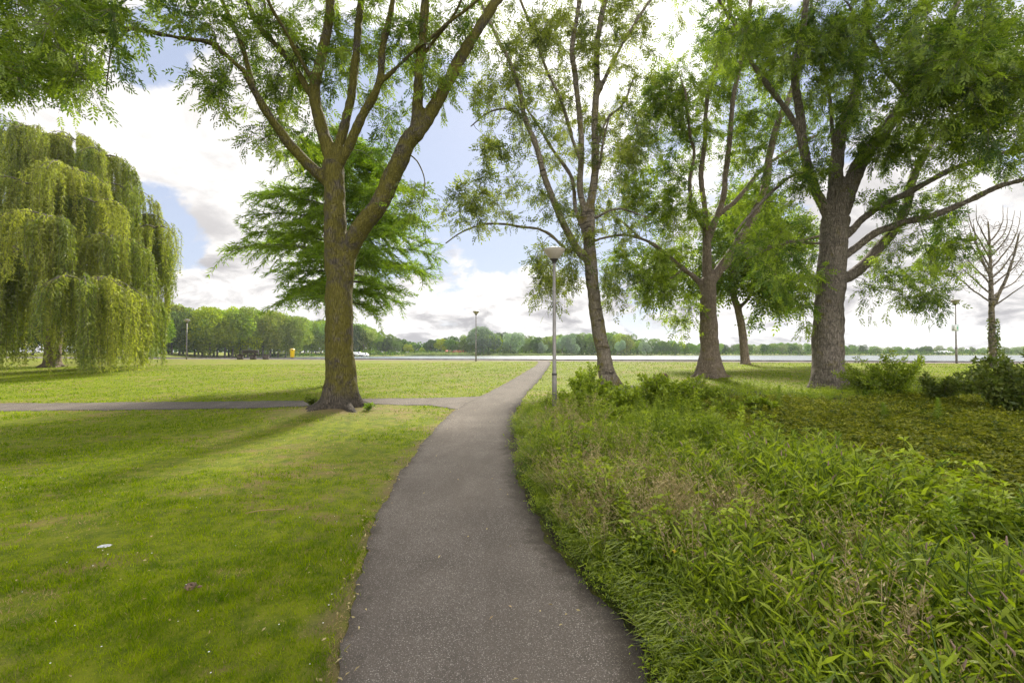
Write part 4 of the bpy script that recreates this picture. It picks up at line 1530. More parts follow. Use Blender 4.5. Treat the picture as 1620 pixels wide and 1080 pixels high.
DBi = 46.0
bb = base_of(462.5, DBi)
bi = empty('litter_bin', bb, 'bright yellow litter bin on a dark post by the water, right of the long bench', 'bin')
bi.scale = (.85, .85, .88)
M['yel'] = simple_mat('yellow_plastic', (.66, .46, .015), .4, var=.08)
mb = MB()
lathe(mb, [(0, .22), (.20, .22), (.225, .26), (.27, .92), (.285, .95), (.285, .99)], n=20)
mb.obj('body', [M['yel']], bi, True)
mb = MB()
lathe(mb, [(.29, .985), (.31, 1.0), (.30, 1.10), (.22, 1.18), (.08, 1.22), (0, 1.225)], n=20)
mb.obj('lid', [simple_mat('pale_yellow_lid', (.70, .50, .08), .4, var=.08)], bi, True)
mb = MB()
box(mb, (.05, -.272, 1.045), (.30, .06, .07), 0, 0, .01)
mb.obj('opening', [M['pole_d']], bi)
mb = MB()
tube(mb, [(0, .0, -.2), (0, 0, .25)], [.05, .05], 8)
mb.obj('post', [M['pole_d']], bi)

# ------------------------------------------------------------------ far-off boats, vans and marquee seen under the trees
M['redfar'] = simple_mat('red_awning', (.40, .07, .03), .7)
M['orfar'] = simple_mat('orange_awning', (.65, .28, .03), .7)
M['glassd'] = simple_mat('dark_glass', (.03, .035, .04), .15)


def far_van(px, D, label, L=4.8, col='white', name='parked_van', cat='van'):
    x = (px - 810) / F * D
    b = (x, D, zg1(x, D))
    r = empty(name, b, label, cat, 'vehicles parked across the lake')
    mb = MB()
    prof = [(-.5, .35), (-.5, 1.0), (-.47, 1.9), (-.42, 2.05), (.22, 2.05), (.34, 1.35), (.48, 1.15), (.5, .9), (.5, .35)]
    n_ = len(prof)
    V_ = [(p_[0] * L, s_ * .9, p_[1]) for s_ in (-1, 1) for p_ in prof]
    Q_ = [[k, (k + 1) % n_, n_ + (k + 1) % n_, n_ + k] for k in range(n_)]
    T_ = [[0, k + 1, k] for k in range(1, n_ - 1)] + [[n_, n_ + k, n_ + k + 1] for k in range(1, n_ - 1)]
    mb.add(V_, Q_, T_)
    mb.obj('body', [M[col]], r)
    for xx_ in (-.3, .3):
        mb = MB()
        tube(mb, [(xx_ * L, -.92, .33), (xx_ * L, .92, .33)], [.33, .33], 12)
        mb.obj('wheel', [M['pole_d']], r)
    mb = MB()
    box(mb, (.2 * L, -.905, 1.55), (.2 * L, .02, .5))
    mb.obj('window', [M['glassd']], r)


far_van(566, 240, 'white van parked under trees across the water, just right of mossy ash trunk')
far_van(577, 242, 'second white van, nearer the round green tree, across the water', 4.2)


def pavilion(px0, px1, D, z0, ht, roofm, label, name, cat):
    xa, xb = (px0 - 810) / F * D, (px1 - 810) / F * D
    zb = max(zg1((xa + xb) / 2, D), 0)
    r = empty(name, ((xa + xb) / 2, D, zb), label, cat)
    w = (xb - xa)
    mb = MB()
    hw, dp = w / 2, 4.0
    V_ = [(-hw, -dp, ht), (hw, -dp, ht), (hw, dp, ht), (-hw, dp, ht), (-hw * .8, 0, ht + 1.3), (hw * .8, 0, ht + 1.3), (-hw, -dp, ht - .25), (hw, -dp, ht - .25)]
    mb.add(V_, [[0, 1, 5, 4], [2, 3, 4, 5], [6, 7, 1, 0]], [[1, 2, 5], [3, 0, 4]])
    mb.obj('roof', [roofm], r)
    nn = max(3, int(w / 4))
    for k in range(nn):
        mb = MB()
        tube(mb, [(-hw + w * k / (nn - 1), -dp + .2, -.3), (-hw + w * k / (nn - 1), -dp + .2, ht)], [.12, .12], 6)
        mb.obj('post', [M['far_trunk']], r)
    mb = MB()
    box(mb, (0, dp * .6, ht * .5), (w * .9, .3, ht))
    mb.obj('back_wall', [M['pole_d']], r)


pavilion(703, 738, 300, 0, 1.7, M['redfar'], 'low red-roofed pavilion under the trees on the far shore, left of the lakeside lamp', 'lakeside_pavilion', 'pavilion')
pavilion(1484, 1500, 352, 0, 1.6, M['white'], 'pale low boathouse on the far shore just left of the signed lamp post', 'boathouse', 'building')

# ------------------------------------------------------------------ shrubs and tall weeds that stand out


def bush(name, px, D, label, h, w, n, leafm, ll, lw, cat='shrub', stems=9, lean=.25):
    b = np.array(base_of(px, D))
    r = empty(name, tuple(b), label, cat, {'nettle_clump': 'nettle clumps at the back of the weed bed', 'leafy_shrub': 'light shrubs by the banded ash', 'tall_shrub': 'tall shrubs beside the grey trunk', 'dark_shrub': 'dark shrubs at the lake side of the weeds', 'weed_tuft': 'weed tufts at the mossy ash'}.get(name))
    mb = MB()
    sm_ = MB()
    for k in range(stems):
        a = rng.random() * 6.283
        d = np.array([math.cos(a), math.sin(a), 0]) * w * (.25 + .75 * rng.random())
        hh = h * (.55 + .5 * rng.random()) * (1 - .25 * np.linalg.norm(d) / w)
        s = np.linspace(0, 1, 8)[:, None]
        c = d * s ** 1.3 + np.array([0, 0, hh]) * s + np.cumsum(rng.normal(size=(8, 3)) * .012 * h, axis=0)
        c[0] = d * .1 + np.array([0, 0, -.05])
        tube(sm_, c, np.linspace(.011, .004, 8), 4, False)
        m_ = n // stems
        u = .12 + .88 * rng.random(m_)
        idx = np.minimum((u * 7).astype(int), 6)
        f = (u * 7 - idx)[:, None]
        base = c[idx] * (1 - f) + c[idx + 1] * f
        off = randdir(m_, .2) * (rng.random((m_, 1)) ** .7) * h * .17 * (1.15 - u[:, None] * .8)
        leaves(mb, base + off, unit(off + rng.normal(size=(m_, 3)) * .05 * h + np.array([0, 0, .02])), ll * (.6 + .7 * rng.random(m_)), lw, tint=np.clip(rng.random(m_) * .7 + .15 + (u - .5) * .3, 0, 1))
    sm_.obj('stems', [M['twig']], r)
    mb.obj('foliage', [leafm], r)
    return r


bush('leafy_shrub', 930, 14.2, 'light green shrub leaning on the foot of the banded ash trunk', 1.15, .55, 1500, M['weed'], .10, .034)
bush('leafy_shrub', 925, 12.3, 'low bushy shrub in front of the banded ash trunk', .8, .8, 2000, M['weed'], .10, .04)
bush('nettle_clump', 1045, 11.8, 'broad bright green nettle clump before the middle ash', .95, 1.2, 4600, M['weed'], .10, .045, 'nettles', 26)
bush('nettle_clump', 985, 10.6, 'dark nettle clump between near lamp post and broad bright clump', .75, .9, 2600, M['weed'], .10, .045, 'nettles', 16)
for px_, D_, h_, w_, n_, lab_ in ((905, 11.0, .60, .6, 1500, 'leafy nettle clump right behind the near lamp post'),
                               (958, 9.2, .50, .7, 1500, 'low leafy nettle clump in front of the near lamp post, toward the viewer'),
                               (1105, 12.2, .60, .8, 1800, 'leafy nettle clump directly before the brown ash trunk'),
                               (1150, 10.4, .42, .7, 1300, 'lowest nettle clump at the edge of the ground cover'),
                               (885, 8.6, .45, .5, 1100, 'yellowish nettle clump beside the path just before the near lamp post')):
    bush('nettle_clump', px_, D_, lab_, h_, w_, n_, M['weed'], .085, .038, 'nettles', 14)
bush('tall_shrub', 1412, 13.0, 'tallest shrub right of the thick grey trunk, rising over the lake edge', 1.35, 1.0, 4800, M['weed'], .09, .036, 'shrub', 22)
bush('tall_shrub', 1375, 13.8, 'fine-leaved shrub touching the thick grey trunk', 1.05, 1.0, 3600, M['weed'], .08, .026, 'shrub', 18)
bush('dark_shrub', 1482, 11.8, 'dark upright bramble shrub below the signed lamp post', .95, .55, 1700, M['weed2'], .10, .05, 'shrub', 10)
bush('dark_shrub', 1526, 12.6, 'small dark shrub in front of the bare tree', .8, .45, 1100, M['weed2'], .10, .05, 'shrub', 7)
bush('elder_shrub', 1612, 10.0, 'dense dark elder shrub at the right edge of the view', 1.5, 1.0, 4200, M['weed2'], .11, .06, 'shrub', 18)
bush('weed_tuft', 493, 11.9, 'small dark weed tuft at the left foot of the mossy ash', .22, .22, 260, M['weed2'], .10, .03, 'weed', 8)
bush('weed_tuft', 584, 11.0, 'small yellow-green weed tuft right of the mossy ash foot', .20, .18, 240, M['gold'], .06, .03, 'weed', 8)
bush('rhubarb_weed', 1205, 10.8, 'curly pale green weed mound between brown and grey trunks', .42, .6, 700, M['weed'], .13, .07, 'weed', 12)


def goldenrod(px, D, label, h, lean=(0, 0)):
    b = np.array(base_of(px, D))
    r = empty('goldenrod_plant', tuple(b), label, 'wild plant', 'tall goldenrod shoots')
    n = 12
    s = np.linspace(0, 1, n)[:, None]
    c = np.array([lean[0], lean[1], 0]) * s ** 2 * h + np.array([0, 0, h]) * s
    mb = MB()
    tube(mb, c, np.linspace(.006, .003, n), 5, False)
    mb.obj('stem', [M['gold']], r)
    mb = MB()
    m_ = 120
    u = .12 + .88 * (np.arange(m_) + .5) / m_
    a = np.arange(m_) * 2.4
    base = np.array([lean[0], lean[1], 0]) * (u[:, None] ** 2) * h + np.array([0, 0, h]) * u[:, None]
    up_ = .25 + .9 * u ** 3
    d = unit(np.stack([np.cos(a), np.sin(a), up_], -1) + rng.normal(size=(m_, 3)) * .1)
    leaves(mb, base, d, .12 * (1.1 - .55 * u), .017, nrm=np.tile([0, 0, 1.0], (m_, 1)) + rng.normal(size=(m_, 3)) * .2, tint=np.clip(.4 + .5 * u + rng.normal(size=m_) * .1, 0, 1))
    mb.obj('leaves', [M['gold']], r)


for px, D, h, ln, lab in ((1262, 5.6, .62, (-.1, 0), 'tall goldenrod at the left of the clump beside the ground cover'),
                          (1325, 5.2, .66, (.05, .1), 'tallest goldenrod of the clump beside the ground cover'),
                          (1292, 6.0, .55, (.1, -.1), 'goldenrod in the middle of the clump beside the ground cover'),
                          (1218, 6.2, .5, (-.1, .1), 'short goldenrod behind the clump, toward the footpath'),
                          (1500, 3.1, .62, (-.12, -.1), 'big bright goldenrod shoot near the lower right corner'),
                          (1482, 9.0, .55, (0, 0), 'lone pale goldenrod standing in the dark ground cover, far right'),
                          (1398, 9.4, .40, (0, .1), 'lone small goldenrod in the middle of the ground cover'),
                          (1232, 11.0, .6, (0, 0), 'upright goldenrod on the grass left of thick grey trunk'),
                          (1372, 4.6, .50, (.2, 0), 'spreading goldenrod just right of the main clump'),
                          (1150, 4.2, .52, (-.1, .05), 'goldenrod shoot amid the weeds nearest the footpath'),
                          (1405, 2.7, .50, (.1, .1), 'low goldenrod shoot at the bottom of the weed bed')):
    goldenrod(px, D, lab, h, ln)

# dead wood
M['dead'] = simple_mat('dead_wood', (.12, .075, .045), .9, var=.5, scale=12, bump=.5)
b = np.array(base_of(1040, 14.0))
r = empty('fallen_branch', tuple(b), 'dark crooked dead branch rearing above weeds between two ash trunks', 'branch')
mb = MB()
tube(mb, smooth_line([(-.45, 0, .05), (-.3, 0, .42), (-.1, .05, .48), (.1, .1, .62), (.28, .1, .66), (.36, .1, .56)], .05), np.linspace(.07, .03, len(smooth_line([(-.45, 0, .05), (-.3, 0, .42), (-.1, .05, .48), (.1, .1, .62), (.28, .1, .66), (.36, .1, .56)], .05))), 9, wob=.5)
mb.obj('stem', [M['dead']], r)
mb = MB()
tube(mb, [(-.1, .05, .48), (-.05, .2, .62), (.02, .25, .7)], [.035, .02, .008], 6)
tube(mb, [(.1, .1, .6), (.2, -.1, .5), (.3, -.15, .35)], [.03, .02, .008], 6)
mb.obj('side_twig', [M['dead']], r)
b = np.array(base_of(1103, 13.2))
mb = MB()
for k in range(7):
    a = rng.random() * 6.28
    tube(mb, [(math.cos(a) * .05, math.sin(a) * .05, -.05), (math.cos(a) * .10, math.sin(a) * .1, .2), (math.cos(a) * .16 + .05, math.sin(a) * .12, .3 + .2 * rng.random())],
         [.06, .045, .015], 6, wob=.4)
o = tag(mb.obj('rotten_stump', [M['dead']]), 'small reddish-brown rotten stump in the weeds before the middle ash', 'stump')
o.location = tuple(b)

# things lying on the lawn
def on_lawn(px, py, dz=.02):
    x, y = hit(px, py)
    return (float(x), float(y), zg1(x, y) + dz)


mb = MB()
n = 9
s = np.linspace(-1, 1, n)
Vf = []
for k in s:
    wdt = .016 * (1 - k * k) * (.7 + .6 * rng.random()) + .002
    Vf += [(k * .045, -wdt, .012 + .010 * rng.random()), (k * .045, .006 * k * k, .022 + .010 * (1 - k * k)), (k * .045 + .008, wdt * 1.3, .008 + .012 * rng.random())]
Qf = []
for k in range(n - 1):
    for c_ in (0, 1):
        Qf.append([k * 3 + c_, k * 3 + 3 + c_, k * 3 + 4 + c_, k * 3 + 1 + c_])
mb.add(Vf, Qf)
o = tag(mb.obj('feather', [simple_mat('grey_white_feather', (.42, .42, .41), .8, var=.3, scale=60)]), 'white feather lying on the grass at lower left', 'feather')
o.location = on_lawn(165, 873, .025)
o.rotation_euler = (0.1, 0, .5)
mb = MB()
for k in range(16):
    a = rng.random() * 6.28
    c = rng.normal(size=3) * [.03, .02, .008] + [0, 0, .02]
    d = unit(rng.normal(size=3) * [1, .6, .3])
    tube(mb, [c - d * .03, c, c + d * .03], [.006, .012, .006], 6, tint=.5)
o = tag(mb.obj('bark_piece', [M['dead']]), 'brown curled lump of bark on the near lawn', 'bark')
o.location = on_lawn(300, 937, .01)
o.scale = (.7, .7, .8)
mb = MB()
tube(mb, smooth_line([(-.16, -.05, .02), (-.05, 0, .03), (.05, .02, .03), (.17, .07, .02)], .04), [.005] * len(smooth_line([(-.16, -.05, .02), (-.05, 0, .03), (.05, .02, .03), (.17, .07, .02)], .04)), 5)
o = tag(mb.obj('fallen_twig', [M['straw']]), 'thin pale twig on the lawn left of the footpath', 'twig')
o.location = on_lawn(418, 817, .02)
# fallen leaves and daisies: too many and small to count
mb = MB()
n = 300
yy = 1.9 * np.exp(rng.random(n) * math.log(11))
xx = xl(yy) - rng.random(n) ** 1.2 * yy * 1.3 - .05
xx[:150] = xl(yy[:150]) - rng.normal(size=150) * .06 - .03
k = rng.random(n) < .10
xx[150:185] = (xl(yy[150:185]) + (xr(yy[150:185]) - xl(yy[150:185])) * rng.random(35) ** .5 * .97)
pb = np.stack([xx, yy, zg(xx, yy) + .012 + .02 * rng.random(n)], -1)
leaves(mb, pb, randdir(n, .1, .25), .018 + .026 * rng.random(n), .012, nrm=randdir(n, 2.0), tint=rng.random(n), mat=np.where(k, 1, 0))
tag(mb.obj('fallen_leaves', [M['dry'], M['straw']]), 'pale dead leaves and bits scattered over the near lawn', 'leaves', kind='stuff')
mb = MB()
n = 150
yy = 2.1 * np.exp(rng.random(n) * math.log(13))
cx_ = rng.choice([-.95, -.6, -.2, -1.05], n) * yy + rng.normal(size=n) * .35 * yy * .4
cx_ = np.minimum(cx_, xl(yy) - .15)
a = np.arange(6) * math.pi / 3
for k in range(n):
    rad = .003 + .002 * rng.random()
    z = zg1(cx_[k], yy[k]) + .035
    c = np.array([cx_[k], yy[k], z])
    V_ = np.vstack([c + np.array([0, 0, .003]), c + np.stack([np.cos(a) * rad, np.sin(a) * rad, 0 * a], -1)])
    mb.add(V_, None, [[0, 1 + q, 1 + (q + 1) % 6] for q in range(6)])
tag(mb.obj('daisies', [M['white']]), 'tiny white daisies sprinkled in the lawn', 'daisies', kind='stuff')

# ------------------------------------------------------------------ lawn blades


def blades(mb, x, y, h, w, tint, bend=.5, mat=0, z=None):
    n = len(x)
    z = zg(x, y) if z is None else z
    b = np.stack([x, y, z - .004], -1)
    a = rng.random(n) * 6.283
    s = np.stack([np.cos(a), np.sin(a), 0 * a], -1)
    d = randdir(n, 1 / max(bend, .05) * .8)
    tip = b + d * h[:, None]
    w = w[:, None] * .5
    V_ = np.stack([b - s * w, b + s * w, tip], 1).reshape(-1, 3)
    mb.add(V_, None, np.arange(3 * n).reshape(-1, 3), mat, tint)


def fbm(x, y, s, seed=0):
    r = np.random.default_rng(seed)
    v = np.zeros_like(x)
    amp = 1
    for o_ in range(5):
        for _ in range(3):
            a = r.random() * 6.28
            k = s * (2 ** o_) * (.7 + .6 * r.random())
            v += amp * np.sin((x * math.cos(a) + y * math.sin(a)) * k + r.random() * 6.28 + 1.2 * np.sin((x * math.sin(a) - y * math.cos(a)) * k * .6))
        amp *= .62
    return v / 5.0


def lawn(name, label, n, y0, y1, u0, u1, hb, wk, right=False):
    yy = y0 * np.exp(rng.random(n) * math.log(y1 / y0))
    xx = (u0 + (u1 - u0) * rng.random(n)) * yy
    if not right:
        ok = (xx < xl_w(yy) + .05 * rng.random(n) ** 2) & ~(on_path(xx, yy) & (xx < xl_w(yy) - .2)) & ~((xx < -.9) & (yy > side_lo(xx)) & (yy < side_up(xx)))
    else:
        ok = (xx > xr_w(yy) - .03) & ~in_weeds(xx, yy) & ~on_path(xx, yy)
    ok &= (yy + .3 * xx < 35.7)
    xx, yy = xx[ok], yy[ok]
    tr = np.hypot(xx - TREE1[0], (yy - TREE1[1]) * 1.1)
    ok = tr > .42
    xx, yy = xx[ok], yy[ok]
    st = fbm(xx, yy, 1.1, 3) + .5 * fbm(xx, yy * 1.8, 3.5, 5)
    tr = np.hypot(xx - TREE1[0], (yy - TREE1[1] + .3) * 1.1)
    pat = np.zeros(len(xx))
    for ppx, ppy, pr in ((440, 705, .75), (300, 735, .6), (230, 750, .5), (395, 905, .22), (490, 985, .2), (500, 960, .12), (90, 835, .45), (560, 670, .5), (330, 780, .25), (650, 660, .4), (20, 960, .2), (430, 985, .15)):
        hx, hy = hit(ppx, ppy)
        pat = np.maximum(pat, np.exp(-(((xx - hx) / (1.5 * pr)) ** 2 + ((yy - hy) / (.75 * pr)) ** 2)))
    st = st + pat * (1.1 + 1.0 * fbm(xx, yy, 9.0, 41)) - .08
    dry = sm(st, .05, .62) * .70 * (1 - .82 * sm(yy, 11, 15)) + .07 - .05 * sm(yy, 11, 15) + np.exp(-(tr / 1.15) ** 2) * 1.0 + (np.abs(xx - xl_w(yy)) < .06) * .6
    keep = rng.random(len(xx)) > .74 * np.clip(dry, 0, 1)
    xx, yy, dry = xx[keep], yy[keep], dry[keep]
    isdry = rng.random(len(xx)) < dry
    lush = fbm(xx, yy, 2.4, 9)
    h = (hb * (.4 + 1.0 * rng.random(len(xx)))) * (1 + .6 * np.clip(lush, -1, 1.3) + .5 * fbm(xx, yy, 14.0, 23)) * np.where(isdry, .6, 1)
    w = np.maximum(.0034, wk * yy) * (.7 + .7 * rng.random(len(xx)))
    tint = np.clip(.45 - .25 * lush + .30 * fbm(xx, yy, .5, 21) + .55 * fbm(xx, yy, 15.0, 22) + rng.normal(size=len(xx)) * .26, 0, 1)
    mb = MB()
    g_ = ~isdry
    blades(mb, xx[g_], yy[g_], h[g_], w[g_], tint[g_], .75, 0)
    blades(mb, xx[isdry], yy[isdry], h[isdry], w[isdry], rng.random(isdry.sum()), 1.6, 1)
    tag(mb.obj(name, [M['blade'], M['straw']]), label, 'grass', kind='stuff')
    print(name, len(xx))


lawn('lawn_grass', 'short mown yellow-green grass with dry patches left of the footpath', 640000, 1.5, 34, -1.75, .1, .038, .0015)
lawn('lakeside_grass', 'short sunny grass between the footpath, the ash trunks and the lake', 130000, 9, 36, 0, 1.35, .045, .0016, True)

# ------------------------------------------------------------------ weed bed
TPL = {}


def plant_template(kind, seed):
    """returns verts(n*4 quads), tint, mat for one plant of unit scale"""
    global rng
    keep = rng
    rng = np.random.default_rng(seed)
    mb = MB()
    if kind == 'persicaria':
        for st in range(3):
            h = .36 + .34 * rng.random() ** 1.5
            ln = rng.normal(size=2) * .15
            s = np.linspace(0, 1, 5)[:, None]
            c = np.c_[ln * s ** 1.5, h * s]
            tube(mb, c, np.linspace(.0035, .002, 5), 3, False, tint=.3)
            m_ = 11
            u = np.sort(rng.random(m_)) * .9 + .08
            base = np.c_[ln * (u[:, None] ** 1.5), h * u]
            a = np.arange(m_) * 2.4 + rng.random()
            d = unit(np.stack([np.cos(a), np.sin(a), .35 + 1.1 * rng.random(m_)], -1))
            L = .105 * (.7 + .5 * rng.random(m_))
            # two-part arching leaf
            mid = base + d * L[:, None] * .5
            leaves(mb, base, d, L, .015, nrm=np.tile([0, 0, 1.], (m_, 1)) + rng.normal(size=(m_, 3)) * .45, tint=np.clip(.35 + .5 * u + rng.normal(size=m_) * .1, 0, 1))
            if rng.random() < .30:
                tip = c[-1]
                for q in range(1):
                    tp = tip + rng.normal(size=3) * [.02, .02, .01]
                    tube(mb, [tp, tp + [0, 0, .012], tp + [ln[0] * .05, ln[1] * .05, .034]], [.002, .0046, .002], 5, False, mat=1)
    elif kind == 'nettle':
        for st in range(2):
            h = .45 + .25 * rng.random()
            ln = rng.normal(size=2) * .10
            s = np.linspace(0, 1, 5)[:, None]
            c = np.c_[ln * s ** 1.5, h * s]
            tube(mb, c, np.linspace(.004, .002, 5), 3, False, tint=.3)
            for lev in range(8):
                u = .15 + .85 * lev / 7
                base = np.tile(np.r_[ln * u ** 1.5, h * u], (4, 1))
                a = lev * 1.57 / 2 + np.arange(4) * 1.57
                d = unit(np.stack([np.cos(a), np.sin(a), .45 * rng.normal(size=4) + .1], -1))
                leaves(mb, base, d, .085 * (1.15 - .5 * u) * (.7 + .5 * rng.random(4)), .042 * (1.1 - .5 * u), nrm=np.tile([0, 0, 1.], (4, 1)) + rng.normal(size=(4, 3)) * .6, tint=np.clip(.3 + .5 * u, 0, 1) + np.zeros(4))
    elif kind == 'tuft':
        m_ = 26
        a = rng.random(m_) * 6.283
        L = .22 + .30 * rng.random(m_)
        d = unit(np.stack([np.cos(a) * .55, np.sin(a) * .55, np.ones(m_)], -1))
        s_ = unit(np.cross(d, [0, 0, 1.0]))
        b_ = np.stack([np.cos(a), np.sin(a), 0 * a], -1) * .02
        p1 = b_ + d * L[:, None] * .5
        d2 = unit(d + np.stack([np.cos(a) * .6, np.sin(a) * .6, -.35 + 0 * a], -1))
        p2 = p1 + d2 * L[:, None] * .32
        d3 = unit(d2 + np.stack([np.cos(a) * .5, np.sin(a) * .5, -.7 + 0 * a], -1))
        p3 = p2 + d3 * L[:, None] * .25
        w = .0045
        V_ = np.stack([b_ - s_ * w, b_ + s_ * w, p1 + s_ * w, p1 - s_ * w, p2 + s_ * w * .8, p2 - s_ * w * .8, p3, p3 + s_ * .0005], 1)
        base = np.arange(m_)[:, None] * 8
        Q_ = np.concatenate([base + [0, 1, 2, 3], base + [3, 2, 4, 5], base + [5, 4, 7, 6]])
        mb.add(V_.reshape(-1, 3), Q_, None, 0, np.tile(np.clip(.55 + rng.normal(size=m_) * .2, 0, 1), 3))
    elif kind == 'seed':
        for st in range(5):
            h = .38 + .22 * rng.random()
            ln = rng.normal(size=2) * .13
            s = np.linspace(0, 1, 6)[:, None]
            c = np.c_[ln * s ** 2, h * s]
            tube(mb, c, np.full(6, .0016), 3, False, mat=0, tint=.6)
            m_ = 24
            u = .62 + .4 * rng.random(m_)
            base = np.c_[ln * (u[:, None] ** 2), h * u]
            a = rng.random(m_) * 6.283
            off = np.stack([np.cos(a), np.sin(a), .8 + 0 * a], -1) * (.035 * (1.25 - u) * 2.2)[:, None]
            leaves(mb, base + off * .6, unit(off), .022, .006, tint=rng.random(m_))
    elif kind == 'fine':
        m_ = 90
        c = rng.normal(size=(m_, 3)) * [.09, .09, .0]
        c[:, 2] = .04 + .22 * rng.random(m_)
        leaves(mb, c, randdir(m_, .5), .035 + .03 * rng.random(m_), .012, nrm=randdir(m_, 1), tint=np.clip(c[:, 2] * 2.5 + .1 + rng.normal(size=m_) * .1, 0, 1))
    elif kind == 'cover':
        for st in range(5):
            a0 = rng.random() * 6.283
            d0 = np.array([math.cos(a0), math.sin(a0), 0])
            o = rng.normal(size=3) * [.08, .08, 0]
            m_ = 16
            u = np.linspace(0, 1, m_)
            h = .07 + .10 * rng.random()
            base = o + d0 * (u * .22)[:, None] + np.c_[np.zeros((m_, 2)), h * (.6 + .4 * np.sin(u * 3))]
            sd = np.cross(d0, [0, 0, 1.]) * np.where(np.arange(m_) % 2, 1, -1)[:, None]
            d = unit(d0 * .4 + sd + rng.normal(size=(m_, 3)) * .45)
            leaves(mb, base, d, .038 + .02 * rng.random(m_), .022, nrm=np.tile([0, 0, 1.], (m_, 1)) + rng.normal(size=(m_, 3)) * .5,
                   tint=np.clip(rng.normal(size=m_) * .25 + .2 + h * 2.2, 0, 1))
    rng = keep
    V_ = np.concatenate(mb.v)
    return V_, np.concatenate(mb.q), np.concatenate(mb.qt), np.concatenate(mb.qm)


def scatter(name, label, kind, x, y, scale, mats, cat='weeds', tvar=.22, ntpl=8):
    mb = MB()
    n = len(x)
    z = zg(x, y)
    tid = rng.integers(ntpl, size=n)
    for k in range(ntpl):
        V_, Q_, T_, Mq = plant_template(kind, 50 + k)
        idx = np.where(tid == k)[0]
        if not len(idx):
            continue
        a = rng.random(len(idx)) * 6.283
        c, s = np.cos(a), np.sin(a)
        lean = rng.normal(size=(len(idx), 2)) * .12
        sc_ = scale[idx]
        X_ = (V_[None, :, 0] * c[:, None] - V_[None, :, 1] * s[:, None] + V_[None, :, 2] * lean[:, :1]) * sc_[:, None] + x[idx][:, None]
        Y_ = (V_[None, :, 0] * s[:, None] + V_[None, :, 1] * c[:, None] + V_[None, :, 2] * lean[:, 1:]) * sc_[:, None] + y[idx][:, None]
        Z_ = V_[None, :, 2] * sc_[:, None] + z[idx][:, None] - .01
        VV = np.stack([X_, Y_, Z_], -1).reshape(-1, 3)
        QQ = (Q_[None] + (np.arange(len(idx)) * len(V_))[:, None, None]).reshape(-1, 4)
        tt = np.clip(T_[None] + rng.normal(size=(len(idx), 1)) * tvar, 0, 1).ravel()
        mb.add(VV, QQ, None, np.tile(Mq, len(idx)), tt)
    o = tag(mb.obj(name, mats), label, cat, kind='stuff')
    print(name, n, len(o.data.polygons))


def pts_in(n, test, y0=1.3, y1=15, u0=-.1, u1=1.5, power=1.0):
    """sample points thinning with distance"""
    xs, ys = [], []
    while sum(map(len, xs)) < n:
        y = y0 * (y1 / y0) ** (rng.random(20000) ** power)
        x = (u0 + (u1 - u0) * rng.random(20000)) * np.maximum(y, 1.5)
        ok = test(x, y)
        xs.append(x[ok])
        ys.append(y[ok])
    x = np.concatenate(xs)[:n]
    y = np.concatenate(ys)[:n]
    return x, y


def edge_scale(x, y, lo=.45, w=.55):
    return lo + (1 - lo) * sm(x - xr(y), .05, w)


inn = lambda x, y: in_weeds(x, y) & (x > xr_w(y) + .04)
lush = lambda x, y: inn(x, y) & ~in_cover(x + .15, y) & (x > xr(y) + .12)
tan_z = lambda x, y: lush(x, y) & (y > 3.2) & (y < 10) & (x < xr(y) + 1.7) & (fbm(x, y, 1.2, 31) > -.35)
front = lambda x, y: lush(x, y) & (y < 7.5)

x, y = pts_in(2500, front, 1.2, 7.5)
scatter('persicaria_weeds', 'tangled leafy weeds with pink flower spikes beside the footpath', 'persicaria', x, y, (.62 + .45 * rng.random(len(x)) + .60 * np.clip(fbm(x, y, 2.2, 61), -.55, 1.3)) * edge_scale(x, y), [M['weed'], M['pink']])
x, y = pts_in(1500, lush, 3.0, 15)
scatter('nettle_weeds', 'green nettle-like weeds filling the back of the bed', 'nettle', x, y, (.5 + .45 * rng.random(len(x)) + .5 * np.clip(fbm(x, y, 1.9, 63), -.7, 1.3)) * edge_scale(x, y) * (1 - .35 * sm(y, 9, 13)), [M['weed']])
x, y = pts_in(5200, lush, 1.3, 13)
scatter('tall_grass', 'long arching green grass among the weeds', 'tuft', x, y, (.6 + .5 * rng.random(len(x)) + .3 * np.clip(fbm(x, y, 2.3, 62), -.8, 1.2)) * edge_scale(x, y) * (1 - .4 * sm(y, 9, 12)), [M['weed']], 'grass')
x, y = pts_in(290, tan_z, 3.0, 10)
x2, y2 = pts_in(110, front, 1.3, 6.5)
x, y = np.append(x, x2), np.append(y, y2)
scatter('dry_grass', 'tan seeding grass heads near the footpath', 'seed', x, y, (.7 + .5 * rng.random(len(x))) * edge_scale(x, y, .6), [M['dry']], 'grass')
x, y = pts_in(7500, inn, 1.3, 15)
ok = ~in_cover(x, y)
x, y = x[ok], y[ok]
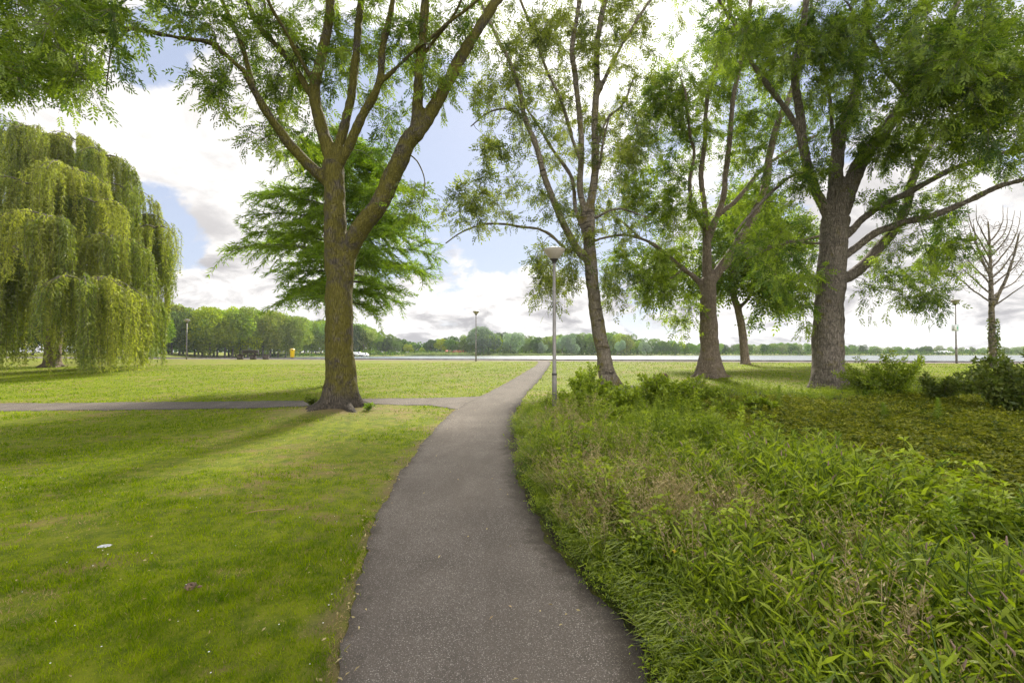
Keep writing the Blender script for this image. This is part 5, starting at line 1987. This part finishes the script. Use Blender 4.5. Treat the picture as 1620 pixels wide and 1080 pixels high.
scatter('fine_weeds', 'fine low foliage covering the soil of the weed bed', 'fine', x, y, (.7 + .5 * rng.random(len(x))) * edge_scale(x, y, .55), [M['weed']])
x, y = pts_in(6500, in_cover, 2.0, 14, 0, 1.9)
thin = .5 * fbm(x, y * 1.5, 1.8, 77) + .8 * fbm(x, y * 2.2, 5.0, 78) > -.28
x, y = x[thin], y[thin]
scatter('ground_cover', 'flat mat of small yellow-green leaves under the great ash', 'cover', x, y, .9 + .7 * rng.random(len(x)), [M['cover']], 'ground cover', tvar=.18)
x, y = pts_in(1500, lambda x, y: in_weeds(x, y) & (y > 9.5), 9.5, 15, 0, 1.6)
scatter('rough_grass', 'rough unmown grass at the back of the weed bed', 'tuft', x, y, .35 + .35 * rng.random(len(x)), [M['weed']], 'grass')
# one yellow flower near the lower edge
b = base_of(1062, 2.75)
r = empty('yellow_flower', b, 'small yellow flower in the weeds by the path', 'flower')
mb = MB()
tube(mb, [(0, 0, 0), (.01, 0, .2), (0, 0, .40)], [.003, .003, .002], 4)
mb.obj('stem', [M['weed']], r)
mb = MB()
for k in range(4):
    c = np.array([0, 0, .40]) + rng.normal(size=3) * .012
    a = np.arange(7) * .9
    leaves(mb, np.tile(c, (7, 1)), unit(np.stack([np.cos(a), np.sin(a), .5 + 0 * a], -1)), .014, .009, tint=np.full(7, .5))
mb.obj('petals', [M['yellow_fl']], r)
#@@HAZE
hz = mesh_np('haze', [(sx * 900, y_, z_) for z_ in (-3.0, 40.0) for y_, sx in ((-300, -1), (-300, 1), (900, 1), (900, -1))],
             [[0, 3, 2, 1], [4, 5, 6, 7], [0, 1, 5, 4], [1, 2, 6, 5], [2, 3, 7, 6], [3, 0, 4, 7]])
hm, ht_ = mat_new('thin_haze')
vol = ht_.node('ShaderNodeVolumePrincipled', {'Color': (.80, .88, 1.0, 1), 'Density': .00015, 'Anisotropy': .2})
ht_.l.new(vol.outputs[0], ht_.node('ShaderNodeOutputMaterial').inputs['Volume'])
hz.materials.append(hm)
tag(link('haze', hz), 'thin bluish summer haze over the lake', 'haze', kind='stuff')
#@@END
